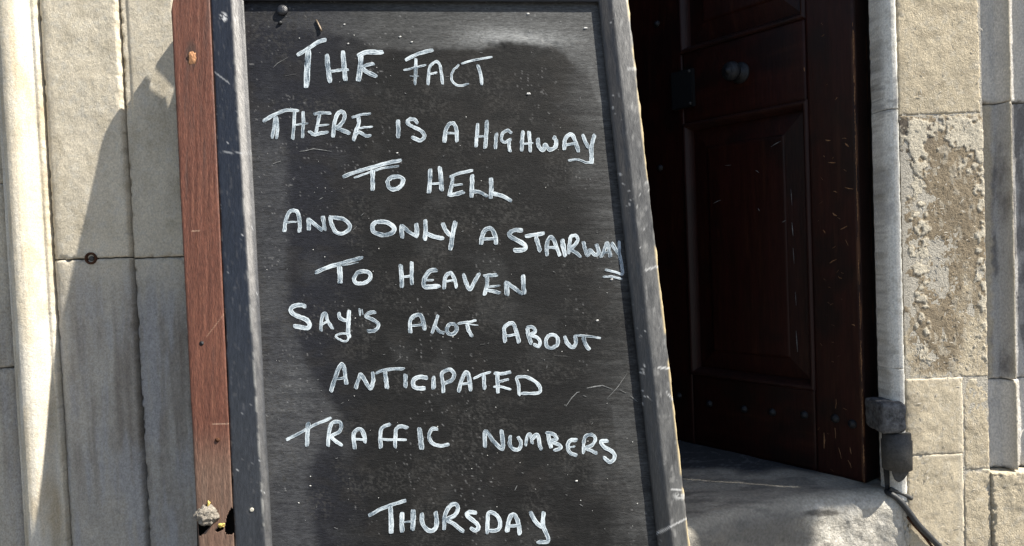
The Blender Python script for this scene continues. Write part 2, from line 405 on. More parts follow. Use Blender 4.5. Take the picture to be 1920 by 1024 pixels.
stone_block(RP, wx(1693), wx(1845), -700, 214, flat(0), tint_pier, M_stone2, seed=51, pxc=1760, relief=.0008, chips=.0012, gap=.0002, bev=.0008, back=.006)
stone_block(RP, wx(1693), wx(1849), 214, 709, flat(.001), tint_pier, M_stone2, seed=52, pxc=1760, relief=.0011, chips=.0012, gap=.0002, bev=.0008, back=.006, extra=flake_relief, res=.0015)
stone_block(RP, wx(1693), wx(1800), 709, 852, flat(-.0005), tint_pier, M_stone, seed=53, pxc=1760, relief=.0009, chips=.0012, gap=.0002, bev=.0008, back=.006)
stone_block(RP, wx(1693), wx(1798), 852, 1500, flat(0), tint_pier, M_stone, seed=54, pxc=1760, relief=.0010, chips=.0012, gap=.0002, bev=.0008, back=.006)
stone_block(RP, wx(1801), wx(1849), 709, 880, flat(.0008), tint_pier, M_stone2, seed=55, pxc=1830, relief=.0012, chips=.0012, gap=.0002, bev=.0008, back=.006)
stone_block(RP, wx(1799), wx(1849), 880, 1500, flat(.0), tint_pier, M_stone2, seed=56, pxc=1830, relief=.0014, chips=.0012, gap=.0002, bev=.0008, back=.006)
def tint_chan(px, py, X, Z):
    n = fbm(X*25, Z*12, 101, 5)
    T = np.broadcast_to(np.array([.58, .555, .51]), px.shape+(3,))*(1+(n-.5)*.4)[..., None]
    low = ss(185, 200, py)*ss(715, 700, py)
    T = mixc(T, T*0+.36, low*.6)
    T = mixc(T, (.13, .125, .125), low*ss(.44, .62, fbm(X*50, Z*9, 103, 5))*.8)
    T = mixc(T, (.45, .44, .42), ss(.55, .7, fbm(X*70, Z*40, 105, 4))*.5)
    rid = ss(.0035, .001, np.abs(X-wx(1899.5))); T = mixc(T, (.50, .43, .30), rid*.8)
    ed = ss(14, 2, px-1852+8*(vn(Z*90, 0, 3)-.5)); T = mixc(T, (.46, .41, .32), ed*low*.9)
    return T
chan = prof_pts([(wx(1850), .003), (wx(1855), .012), (wx(1862), .020), (wx(1888), .021), (wx(1894), .014), (wx(1897), .001), (wx(1902), -.001),
                 (wx(1905), .006), (wx(1909), .018), (wx(1925), .021), (wx(1985), .021), (wx(1996), .010), (wx(2003), -.004), (wx(2100), -.006)])
for i, (a, b) in enumerate([(-700, 190), (190, 714), (714, 884)]):
    stone_block(RP, wx(1850), wx(2100), a, b, chan, tint_chan, M_stone2, name='fluted_stone', seed=111+i, pxc=1890, relief=.0009, chips=.003)
stone_block(RP, wx(1850), wx(2100), 884, 1500, flat(-.003), tint_pier, M_stone2, seed=121, pxc=1890, relief=.0016, chips=.005)
coarse(RP, wx(1693), wx(2100), zt, 3.0, -.004, seed=131)
for i in range(5):
    coarse(RP, wx(2100)+.001, 3.4, .02+i*.6, .02+(i+1)*.6, -.002, seed=140+i)
HS = thing('shade_panel', 'unseen black plate added high right of the doorway to shade the doorstep', 'light_blocker', (1.75, -.44, 2.0))
sp_ = [(1.28, 1.62), (1.72, 2.03), (1.75, 2.165), (1.945, 2.25), (1.95, 2.90), (1.60, 2.90), (1.28, 1.95)]  # unseen plate, outline shaped only to cast shade on the doorstep
_me = bpy.data.meshes.new('t'); n_ = len(sp_)
_me.from_pydata([(x_, -.449, z_) for x_, z_ in sp_]+[(x_, -.431, z_) for x_, z_ in sp_], [], [tuple(range(n_)), tuple(range(n_, 2*n_))[::-1]]+[(i, i+n_, (i+1) % n_+n_, (i+1) % n_) for i in range(n_)])
_bm = bmesh.new(); _bm.from_mesh(_me); bpy.data.meshes.remove(_me)
fin('shade_plate', _bm, M_iron, HS)
for x_ in (1.66, 1.90): box('shade_rod', (x_-.003, -.443, 2.90), (x_+.003, -.437, 2.92), M_iron, HS)
box('shade_arm', (1.60, -.446, 2.92), (1.93, -.434, 2.932), M_iron, HS)
box('shade_bracket', (1.60, -.4335, 2.92), (1.612, -.004, 2.932), M_iron, HS)
LN = thing('stone_lintel', 'stone lintel spanning the doorway above the door', 'lintel', (0, .1, 2.5))
box('stone_block', (wx(349)+.002, .002, 2.45), (wx(1693)-.002, .3, 2.98), M_core, LN, bev=.004)

box('mortar_bed', (wx(1694), .0010, 0), (wx(1849)-.0005, .02, 2.9), M_plaster, RP)

# ------------------------------------------------------------------ doorstep
xe = wx(1693)-.004
fpx = np.array([(700, 1040), (1100, 1020), (1290, 988), (1400, 958), (1500, 938), (1580, 928), (1640, 923), (1690, 922), (1720, 925)])
fe = hit(fpx[:, 0], fpx[:, 1], (0, 0, STEPZ), (0, 0, 1))
def tint_step(px, py, X, Z, Y):
    n = fbm(X*25, (Y+Z)*25, 151, 5); n2 = fbm(X*14, (Y+Z)*40, 153, 4)
    T = np.broadcast_to(np.array([.34, .315, .26]), px.shape+(3,))*(1+(n-.5)*.5)[..., None]
    bnd = .150+.05*(fbm(X*9, Y*9, 155, 3)-.5)*2+(X-.5)*-.05
    slate = ss(bnd-.02, bnd+.02, Y)
    T = mixc(T, (.030, .034, .040), slate*.94)
    sw = ss(.035, .0, np.abs(fbm(X*16+3*fbm(X*8, Y*8, 3, 2), Y*26, 157, 3)-.5))
    T = mixc(T, (.16, .165, .17), slate*sw*.6)
    T = mixc(T, (.10, .095, .085), (1-slate)*ss(.52, .68, n2)*.55)
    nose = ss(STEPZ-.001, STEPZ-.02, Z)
    lt = ss(.43, .50, X+.25*(STEPZ-Z)*-1+.06*(fbm(X*30, Z*30, 159, 3)-.5))  # sunlit right and shaded left of the nose, painted into the colour
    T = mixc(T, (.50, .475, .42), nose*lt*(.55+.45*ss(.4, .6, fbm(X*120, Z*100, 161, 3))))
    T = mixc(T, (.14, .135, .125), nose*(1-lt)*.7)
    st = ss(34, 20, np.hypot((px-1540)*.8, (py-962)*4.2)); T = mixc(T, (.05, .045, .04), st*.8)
    return T
STP = thing('doorstep', 'worn stone doorstep with dark slate top under the open door', 'doorstep', (.3, .1, 0))
xs = np.linspace(-.40, xe, 420)
# stops at the jamb on the right; nose rounded
fy = np.interp(xs, fe[:, 0], fe[:, 1])
rr = .034
ps = [(.60, 0)]
t_ = np.linspace(0, 1, 110)[1:]
rows = []
for t in t_: rows.append(('top', t))
for a in np.linspace(0, 90, 18)[1:]: rows.append(('arc', radians(a)))
for t in np.linspace(0, 1, 90)[1:]: rows.append(('face', t))
X = []; Y = []; Z = []
for k, t in [('top', 0.)]+rows:
    if k == 'top': y = .60+(fy+rr-.60)*t**.8; z = xs*0+STEPZ
    elif k == 'arc': y = fy+rr-rr*sin(t); z = xs*0+STEPZ-rr+rr*cos(t)
    else: y = fy-.004*t; z = xs*0+STEPZ-rr-(STEPZ-rr-.17)*t
    X.append(xs+0*y); Y.append(y); Z.append(z)
X = np.array(X); Y = np.array(Y); Z = np.array(Z)
rel = (fbm(X*35, (Y-Z)*35, 163, 5)-.5)
onz = ss(STEPZ-.0005, STEPZ-.03, Z)
Z = Z+rel*.0035*(1-onz*.7)-.004*ss(.04, .0, np.abs(Y-.05))*(1-onz)*fbm(X*5, Y*5, 165, 2); Y = Y+rel*.008*onz
endr = ss(.02, .0, xe-X); Z = Z-endr**2*.008; Y = Y+endr**2*.008*onz
P = np.stack([X, Y, Z], -1); px, py = proj(P)
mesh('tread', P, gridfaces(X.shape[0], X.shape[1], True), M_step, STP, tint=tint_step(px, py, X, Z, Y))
box('riser', (-.40, .12, .0), (xe-.001, .60, STEPZ-.06), M_core, STP)
box('lower_step', (-.6, -.10, 0.0), (xe+.15, .12, .168), M_core, STP, bev=.006)

# ------------------------------------------------------------------ door leaf, standing ajar into the hall
du = np.array([-.61, .79, 0]); du /= np.linalg.norm(du)
dn = np.array([-du[1], du[0], 0])*1.0            # outward normal of the visible face
dn = np.array([-.79, -.61, 0])/np.linalg.norm([.79, .61])
O = wall(1612, 512, .05); O[2] = 0
def dtz(px, py, off=0):
    X = hit(px, py, O+dn*off, dn); return float((X-O)@du), float(X[2])
def dP(t, z, n=0.): return O+du*t+np.array([0, 0, z])+dn*n
DOOR = thing('panelled_door', 'dark mahogany panelled door standing ajar, with iron studs and a round knob', 'door', tuple(O))
zb = dtz(1618, 905)[1]; zbot = zb
t1 = dtz(1518, 400)[0]; t2 = dtz(1288, 400)[0]; t3 = dtz(1192, 400)[0]
zA = dtz(1400, 64)[1]; zB = dtz(1400, 212)[1]; zC = dtz(1420, 716)[1]
ztop = 2.3
MAHO = np.array([.019, .0045, .0030])
def tint_door(seed):
    def f(t, z):
        n = fbm(t*60, z*5, seed, 5); n2 = fbm(t*15, z*12, seed+3, 4)
        T = np.broadcast_to(MAHO, t.shape+(3,))*(.6+n*.8)[..., None]
        T = mixc(T, (.007, .0035, .003), ss(.5, .75, n2)*.7)
        T = mixc(T, (.040, .014, .007), ss(.6, .8, fbm(t*90, z*9, seed+6, 4))*.4)
        return T
    return f
def board(name, t0, tt1, z0, z1, n0=0., res=.003, seed=1, horiz=False, depth=.045, bev=.002, parent=DOOR, tf=None):
    nt_ = max(4, int(abs(tt1-t0)/res)); nz = max(4, int((z1-z0)/res/1.5))
    ts = np.concatenate([[t0, t0], np.linspace(t0, tt1, nt_)[1:-1], [tt1, tt1]])
    zs = np.concatenate([[z0, z0], np.linspace(z0, z1, nz)[1:-1], [z1, z1]])
    T, Z = np.meshgrid(ts, zs)
    d = np.minimum(np.minimum(T-t0, tt1-T), np.minimum(Z-z0, z1-Z))
    Nn = n0-bev*np.clip(1-d/bev, 0, 1)**2+(fbm(T*40, Z*6, seed, 4)-.5)*.0006
    Nn[:, 0] = n0-depth; Nn[:, -1] = n0-depth; Nn[0, :] = n0-depth; Nn[-1, :] = n0-depth
    P = O+T[..., None]*du+np.stack([T*0, T*0, Z], -1)+Nn[..., None]*dn
    f = tf or tint_door(seed)
    tint = f(Z*1.0, T*1.0) if horiz else f(T, Z)
    o = mesh(name, P, gridfaces(len(zs), len(ts), True), M_door, parent, tint=tint)
    return o
def tf_stile(t, z):
    T = tint_door(201)(t, z)
    e = ss(.007, .0, t)*ss(.35, .6, fbm(t*300, z*25, 205, 4)); T = mixc(T, (.16, .07, .03), e*.6)
    return T
board('stile', 0.0, t1-.0006, zbot, ztop, seed=201, tf=tf_stile)
board('stile', t2+.0006, t3, zbot, ztop, seed=203)
board('bottom_rail', t1, t2, zbot, zC, -.0008, seed=205, horiz=True)
board('lock_rail', t1, t2, zB, zA, -.0008, seed=207, horiz=True)
board('top_rail', t1, t2, ztop-.14, ztop, -.0008, seed=209, horiz=True)
# solid edge that faces the street (hinge side), back of the door
bw = -dn
def prism(name, pts, mat, parent, **k):
    """closed prism: pts = list of (bottom loop) , (top loop)"""
    a, b = pts; n = len(a)
    V = [tuple(p) for p in a]+[tuple(p) for p in b]
    Fc = [tuple(range(n))[::-1], tuple(range(n, 2*n))]+[(i, (i+1) % n, n+(i+1) % n, n+i) for i in range(n)]
    me = bpy.data.meshes.new('t'); me.from_pydata(V, [], Fc); bm = bmesh.new(); bm.from_mesh(me); bpy.data.meshes.remove(me)
    if 'bev' in k:
        bv = k.pop('bev'); bmesh.ops.bevel(bm, geom=bm.edges[:], offset=bv, segments=2, affect='EDGES')
    return fin(name, bm, mat, parent, **k)
M_dooredge = mat_plain('dark_mahogany_edge', (.014, .0045, .003), .5, .4, 0, .4, 260, .0006, (1, 1, .06))
prism('edge_board', ([dP(.0005, zbot, -.002), dP(-.0008, zbot, -.006), dP(-.0008, zbot, -.040), dP(.03, zbot, -.044), dP(.03, zbot, -.004)],
                     [dP(.0005, ztop, -.002), dP(-.0008, ztop, -.006), dP(-.0008, ztop, -.040), dP(.03, ztop, -.044), dP(.03, ztop, -.004)]), M_dooredge, DOOR)
prism('back_board', ([dP(.0, zbot, -.045), dP(t3, zbot, -.045), dP(t3, zbot, -.052), dP(.0, zbot, -.052)],
                     [dP(.0, ztop, -.045), dP(t3, ztop, -.045), dP(t3, ztop, -.052), dP(.0, ztop, -.052)]), M_dooredge, DOOR)
def fielded(z0, z1, seed):
    """sunk panel with a raised field and a heavy moulding round it"""
    w1 = .013; w2 = .052
    fr = [(t1, z0), (t2, z0), (t2, z1), (t1, z1)]
    def ring(i): return [(t1+i, z0+i), (t2-i, z0+i), (t2-i, z1-i), (t1+i, z1-i)]
    # panel: bevelled margin rising to the field
    def facegrid(a, b, na, nb, mat, name, par, seed):
        pass
    V = []; Fc = []; T = []
    r_out = ring(w1*.6); r_in = ring(w2); r_in2 = ring(w2+.003)
    ob = board('panel', t1+w2, t2-w2, z0+w2, z1-w2, -.006, seed=seed, depth=.004, bev=.0015)
    for k in range(4):
        a0, a1 = r_out[k], r_out[(k+1) % 4]; b0, b1 = r_in[k], r_in[(k+1) % 4]
        n = 60; V = []; T = []
        for i in range(n+1):
            for j in range(13):
                s = i/n; q = j/12
                p0 = np.array(a0)*(1-s)+np.array(a1)*s; p1 = np.array(b0)*(1-s)+np.array(b1)*s
                p = p0*(1-q)+p1*q
                V.append(dP(p[0], p[1], -.017+.0085*q)); T.append(p)
        T = np.array(T); tt = tint_door(seed+k)(T[:, 0], T[:, 1])
        mesh('panel_margin', V, gridfaces(n+1, 13), M_door, ob, tint=tt)
    prof = [(0, .0005), (.0015, .0045), (.005, .006), (.009, .0035), (.012, -.003), (.015, -.0075), (.0165, -.018)]
    for k in range(4):
        V = []; T = []; n = 50
        for i in range(n+1):
            s = i/n
            for (o_, h) in prof:
                R0 = ring(o_-.003); a0 = np.array(R0[k]); a1 = np.array(R0[(k+1) % 4]); p = a0*(1-s)+a1*s
                V.append(dP(p[0], p[1], h)); T.append(p)
        T = np.array(T); tt = tint_door(seed+9+k)(T[:, 0], T[:, 1])*.9+.004
        mesh('panel_moulding', V, gridfaces(n+1, len(prof)), M_door, DOOR, tint=tt)
    return ob
fielded(zC, zB, 211)
fielded(zA, ztop-.14, 231)
# iron studs
def stud(px, py, r=.0075):
    t, z = dtz(px, py); c = dP(t, z, -.0004)
    o = lathe('iron_stud', c, dn, [(r*1.05, -.002), (r, .001), (r*.85, .0035), (r*.5, .0062), (r*.15, .0072)], M_iron, DOOR, 12)
for q in [(1273, 742), (1330, 757), (1395, 767), (1448, 773), (1508, 778), (1566, 785), (1598, 795), (1232, 45), (1238, 315), (1240, 600)]:
    stud(*q, r=.0085 if q[0] > 1540 else .0078)
t, z = dtz(1388, 137)
kn = lathe('door_knob', dP(t, z), dn, [(.021, -.001), (.021, .002), (.018, .005), (.009, .007), (.0075, .014), (.009, .018), (.017, .022), (.0195, .030), (.017, .038), (.010, .042), (.005, .043), (.0045, .046), (.001, .047)], M_iron, DOOR, 28)
ta, za = dtz(1303, 128); tb, zc_ = dtz(1266, 208)
M_black = mat_plain('black_japanned_iron', (.006, .007, .008), .6, .25, 0, .3, 300, .0005)
lk = prism('lock_case', ([dP(ta, zc_, 0), dP(tb, zc_, 0), dP(tb, zc_, .012), dP(ta, zc_, .012)], [dP(ta, za, 0), dP(tb, za, 0), dP(tb, za, .012), dP(ta, za, .012)]), M_black, DOOR, bev=.0015)
for zz in (za-.006, zc_+.006):
    lathe('rivet', dP(ta+.006, zz, .0118), dn, [(.0035, 0), (.003, .0015), (.001, .0022)], M_iron2, lk, 10)
# scratches: short thin scuffs standing on the face
def ribbon(pts2, wpx, P, n, lift=0.0, V=None, Fc=None):
    pass
def marks(name, lst, surf, mat, parent, kind='stuff', lift=.0003):
    """lst of polylines [(px,py)...], width px ; surf(px,py,lift)->point"""
    V = []; Fc = []
    for pts, wd in lst:
        pts = np.array(pts, float); n = len(pts)
        d = np.gradient(pts, axis=0) if n > 2 else np.repeat(pts[1:]-pts[:1], 2, 0)
        d /= np.maximum(np.linalg.norm(d, axis=1, keepdims=True), 1e-6); nn = np.stack([-d[:, 1], d[:, 0]], -1)
        b = len(V)
        for i in range(n):
            ww = wd*(1 if 0 < i < n-1 else .35)/2*random.uniform(.6, 1.3)
            V.append(surf(*(pts[i]-nn[i]*ww), lift)); V.append(surf(*(pts[i]), lift*2)); V.append(surf(*(pts[i]+nn[i]*ww), lift))
        for i in range(n-1):
            for k in (0, 1): Fc.append((b+3*i+k, b+3*i+k+1, b+3*i+k+4, b+3*i+k+3))
    return mesh(name, V, Fc, mat, parent, kind=kind)
random.seed(5)
def dsurf(px, py, l):
    return hit(px, py, O+dn*(l+.0002), dn)
sc = []
for (x_, y_, L_, a_) in [(1552, 263, 10, 5), (1583, 260, 8, 0), (1545, 293, 4, 60), (1560, 305, 14, 2), (1588, 272, 9, 50), (1592, 353, 16, 8), (1566, 360, 8, 15),
                         (1565, 402, 10, 40), (1582, 427, 14, -25), (1545, 434, 8, 60), (1588, 455, 12, 60), (1562, 490, 15, -25), (1568, 185, 6, -45), (1508, 130, 8, 80),
                         (1575, 520, 8, 30), (1600, 610, 7, 20), (1575, 850, 22, 78), (1593, 870, 16, 70), (1567, 757, 18, 88), (1566, 812, 20, 86), (1545, 826, 30, 86), (1595, 845, 14, 84)]:
    a = radians(a_+random.uniform(-6, 6)); dx, dy = cos(a)*L_/2, sin(a)*L_/2
    sc.append(([(x_-dx, y_-dy), (x_+random.uniform(-1, 1), y_+random.uniform(-1, 1)), (x_+dx, y_+dy)], random.uniform(1.2, 2.6)))
for k in range(26):
    x_, y_ = random.uniform(1530, 1590), random.uniform(0, 880); a = random.uniform(-1, 1); L_ = random.uniform(3, 8)
    sc.append(([(x_, y_), (x_+L_*cos(a), y_+L_*sin(a))], random.uniform(.8, 1.5)))
marks('scuff_marks', sc, dsurf, M_scr, DOOR)
# worn arris with bare wood showing
lst = []
for k in range(150):
    y_ = -20+k*7; w_ = fbm(k*.35, 0., 301, 3)
    if w_ < .36 + .12*(y_ < 250): continue
    x_ = 1592+ (y_/900.)*33 + 3.0*np.interp(y_, [0, 380, 512, 900], [0, 1, 1, 0])
    px_, py_ = proj(dP(.001, dtz(x_, y_)[1], 0))
    lst.append(([(px_-.2, py_), (px_+random.uniform(-1.0, .6), py_+4), (px_-.4, py_+8)], 1.0+2.2*max(0, float(w_)-.4)*2.2))
marks('worn_edge', lst, lambda a, b, l: hit(a, b, O+dn*(l+.0003), dn), M_scr, DOOR, lift=.0004)
sc = []
for (x_, y_, L_, a_) in [(1455, 270, 22, -30), (1365, 310, 12, -5), (1420, 322, 8, 35), (1345, 378, 16, -25), (1470, 415, 8, -30), (1423, 393, 6, 60), (1486, 430, 26, 85), (1484, 370, 30, 86), (1488, 480, 30, 86), (1494, 640, 40, 86), (1492, 560, 26, 86)]:
    a = radians(a_); dx, dy = cos(a)*L_/2, sin(a)*L_/2
    sc.append(([(x_-dx, y_-dy), (x_, y_+random.uniform(-1, 1)), (x_+dx, y_+dy)], random.uniform(.9, 1.7)))
marks('panel_scuffs', sc, lambda a, b, l: hit(a, b, O+dn*(l-.0052), dn), M_scrw, DOOR)

# hinge: knuckle on the door, pintle let into the jamb
def wbox(x0, y0, x1, y1, yd0, yd1):
    a = wall(x0, y0, yd0); b = wall(x1, y1, yd0); return (min(a[0], b[0]), yd0, min(a[2], b[2])), (max(a[0], b[0]), yd1, max(a[2], b[2]))
lo, hi = wbox(1655, 758, 1702.5, 814, -.022, .045)
bm = bmesh.new(); bmesh.ops.create_cube(bm, size=1); bmesh.ops.subdivide_edges(bm, edges=bm.edges[:], cuts=9, use_grid_fill=True)
for v in bm.verts:
    q = Vector([math.copysign(min(1, abs(c)*2)**1, c) for c in v.co])
    m_ = max(abs(c) for c in q); l8 = sum(abs(c)**9 for c in q)**(1/9); q = q*(m_/max(l8, 1e-6))
    p = Vector([(lo[i]+hi[i])/2+q[i]*(hi[i]-lo[i])/2 for i in range(3)])
    p += q.normalized()*mnoise.noise(p*110)*.0022
    v.co = p
fin('hinge_knuckle', bm, M_iron3, DOOR, smooth=True)
c = wall(1680, 833, .040)
pin = lathe('pintle', (wall(1680, 833, -.0)[0], -.002, wz(851, 1680, -.02)), (0, 0, 1), [(.0235, -.03), (.0240, .0), (.0242, .018), (.0225, .019), (.0225, wz(817, 1680, -.02)-wz(851, 1680, -.02))], M_iron2, RP, 26)
# curved tongue put where the hinge casts its shadow on the jamb
tp = [(1672, 845), (1706, 845), (1706.5, 872), (1704, 886), (1696, 898), (1686, 905), (1678, 901), (1673, 890), (1671, 870)]
def shadow_tongue(y0, y1): 
    return ([wall(a, b, y0) for a, b in tp], [wall(a, b, y1) for a, b in tp])
prism('hinge_shadow', shadow_tongue(.002, -.0085), M_iron2, pin, bev=.0012)
pp = [(1655, 845), (1673, 845), (1669, 880), (1668, 918), (1660, 920), (1656, 880)]
prism('pintle_post', ([wall(a, b, .040) for a, b in pp], [wall(a, b, .012) for a, b in pp]), M_iron, pin, bev=.001)

# cable
def catm(pts, n=8):
    pts = [np.array(p, float) for p in pts]; pts = [2*pts[0]-pts[1]]+pts+[2*pts[-1]-pts[-2]]; out = []
    for i in range(1, len(pts)-2):
        for k in range(n):
            t = k/n; a, b, c_, d = pts[i-1:i+3]
            out.append(.5*((2*b)+(-a+c_)*t+(2*a-5*b+4*c_-d)*t*t+(-a+3*b-3*c_+d)*t**3))
    out.append(pts[-2]); return out
cp = [wall(1640, 921, .075), wall(1664, 924, .012), wall(1684, 936, -.001), wall(1703, 958, -.006), wall(1722, 984, -.010), wall(1745, 1008, -.008), wall(1775, 1040, -.008), wall(1840, 1110, -.009), wall(1850, 1400, -.009)]
cb = tube('cable', catm(cp, 10), .0052, M_cable, seg=12, lump=.04); tag(cb, 'black cable running out from under the door hinge and down the pier', 'cable')
cp = [wall(1668, 917, .008), wall(1690, 925, .001), wall(1710, 935, -.001)]
o = tube('cable_stub', catm(cp, 6), .0040, M_iron2, seg=8, lump=.1); tag(o, 'short grey cut stub of cable above the black cable', 'cable')
cp = [wall(1700, 968, -.003), wall(1714, 985, -.0035), wall(1733, 1006, -.0035), wall(1760, 1040, -.0035), wall(1820, 1105, -.0035)]  # brown tube laid where the black cable casts its shadow
o = tube('cable_shadow', catm(cp, 6), .0024, M_rust, seg=8); tag(o, 'thin brown strip standing in for the shadow of the black cable', 'shadow_strip')
# mortar that fills the corner between step and jamb
M_m = M_plaster
mp_ = []
for k in range(16):
    y_ = 945+k*10
    c = wall(1697+k*.45+random.uniform(-2, 2), y_, .0)
    mp_.append((c, random.uniform(.0025, .0055)))
bm = bmesh.new()
for c, r_ in mp_:
    g = bmesh.ops.create_icosphere(bm, subdivisions=2, radius=1)
    for v in g['verts']:
        q = v.co.copy(); v.co = Vector(c)+Vector((q.x*r_, q.y*r_*.8, q.z*r_*2.2))*(1+.4*mnoise.noise(q*2+Vector(c)*300))
fin('mortar_fillet', bm, M_m, STP, smooth=True)

random.seed(77)
sc = []
for k in range(170):
    x_ = random.uniform(1705, 1838); y_ = random.choice([random.uniform(330, 700), random.uniform(20, 1020)]); a = random.choice([random.gauss(0, .5), random.gauss(1.5, .3)]); L_ = random.uniform(3, 10)
    sc.append(([(x_, y_), (x_+L_*.5*cos(a)+random.uniform(-1, 1), y_+L_*.5*sin(a)), (x_+L_*cos(a), y_+L_*sin(a))], random.uniform(1.2, 2.6)))
marks('surface_nicks', sc, lambda a, b, l: wall(a, b, -.0008-l), mat_plain('pale_stone_nick', (.58, .53, .44), .9, .2, 0, .2, 300, .0004), RP)
CL = thing('shading_door_leaf', 'unseen closed door leaf added behind the chalkboard to darken the open one', 'door', (-.22, .12, STEPZ))
for i, (a, b) in enumerate([(-.545, -.44), (-.03, .075)]):
    box('stile', (a, .10, STEPZ+.004), (b, .145, 2.44), M_dooredge, CL, bev=.002)  # unseen leaf, added to keep sky light off the open door
for a, b in [(STEPZ+.004, .62), (1.08, 1.22), (2.28, 2.44)]:
    box('rail', (-.439, .101, a), (-.031, .144, b), M_dooredge, CL, bev=.002)
for a, b in [(.621, 1.079), (1.221, 2.279)]:
    box('panel', (-.439, .115, a), (-.031, .135, b), M_dooredge, CL)

# ------------------------------------------------------------------ chalkboard leaning against the doorway
G0, LEAN = .14, .21
bn = np.array([0, -1.0, LEAN]); bn /= np.linalg.norm(bn)
BP = np.array([0, -G0, .9])
def bh(px, py, n=0.0): return hit(px, py, BP+bn*n, bn)
yb = 1560
foot = bh(860, yb)
CB = thing('chalkboard', 'black painted pub chalkboard with white hand lettering, leaning in the doorway', 'chalkboard', tuple(foot))
def lin(a, b, y): return a+(b-a)*np.asarray(y)/1024.
def strip_mesh(name, cols, mat, parent, rstep=3.0, cstep=2.5, tf=None, seed=1, y1=yb, wob=None, flip=False, rel=.0003, horiz=False):
    """cols: list of (x@0, x@1024, depth, ystart, yend); swept in the board plane, dense"""
    CC = []
    for i in range(len(cols)-1):
        a, b = np.array(cols[i]), np.array(cols[i+1]); w_ = abs(b[0]-a[0])
        k = max(1, int(w_/cstep))
        for j in range(k): CC.append(a+(b-a)*j/k)
    CC.append(np.array(cols[-1])); CC = np.array(CC)
    nr = int((y1+70)/rstep); t = np.linspace(0, 1, nr)[:, None]
    ys = CC[None, :, 3]+(CC[None, :, 4]-CC[None, :, 3])*t
    xs_ = CC[None, :, 0]+(CC[None, :, 1]-CC[None, :, 0])*ys/1024
    dep = CC[None, :, 2]+0*ys
    dep = dep+(fbm(xs_*.05, ys*.012, seed, 4)-.5)*rel*2*(dep > -.011)
    if wob is not None: xs_, dep = wob(xs_, ys, dep)
    dep = np.where(dep < -.0305, -.003-.031*ss(-10, 130, ys), dep)   # back drawn in near the top so the cast shadow keeps its slit
    d = ray(xs_, ys); num = (BP-CAM)@bn+dep; P = CAM+d*(num/(d@bn))[..., None]
    T = tf(xs_, ys, dep)
    return mesh(name, P, gridfaces(P.shape[0], P.shape[1], flip), mat, parent, tint=T)
NAVY = np.array([.010, .0125, .019]); BLK = np.array([.014, .015, .017])
LIP = -.008; PAN = -.0147
def tf_left(x, y, d):
    T = np.broadcast_to(NAVY, x.shape+(3,))*(.75+.6*fbm(x*.2, y*.02, 401, 4))[..., None]
    low = ss(480, 900, y); T = mixc(T, (.022, .024, .028), low*.8)
    cr = lin(433, 497, y)
    bev = ss(cr-2, cr+3, x)
    dust = bev*(.05+.75*fbm(x*.12, y*.02, 403, 4)+.45*fbm(x*.06, y*.33, 404, 4))
    T = mixc(T, (.26, .25, .235), np.clip(dust*1.25*(.22+.78*ss(820, 330, y+0*x))*(1-.75*ss(cr+8, cr+16, x)), 0, .66))
    T = mixc(T, (.07, .07, .073), (1-bev)*ss(.66, .8, fbm(x*.3, y*.05, 405, 4))*.4)
    # worn arris
    T = mixc(T, (.20, .20, .19), ss(4, 0, np.abs(x-cr))*ss(.45, .6, fbm(x*.1, y*.06, 407, 3))*.6)
    oe = lin(395, 441, y); T = mixc(T, (.20, .18, .16), ss(4, 0, x-oe)*ss(.6, .75, fbm(x*.3, y*.09, 409, 3))*.7)
    # scratches and chips
    T = mixc(T, (.40, .41, .42), ss(.79, .85, fbm(x*.22+5, y*.22, 411, 3))*.8*ss(.56, .66, fbm(x*.03, y*.018, 412, 3)))
    T = mixc(T, (.35, .36, .37), ss(2.0, .6, np.abs(y-135-(x-402)*.75))*ss(400, 404, x)*ss(432, 428, x)*.6)
    T = mixc(T, (.30, .31, .32), ss(1.6, .5, np.abs(y-285-(x-412)*.05))*ss(412, 416, x)*.6)
    T = mixc(T, (.45, .46, .47), ss(9, 4, np.hypot(x-419, (y-32)*.8))*ss(.5, .6, fbm(x*.25, y*.25, 413, 2)))
    return T
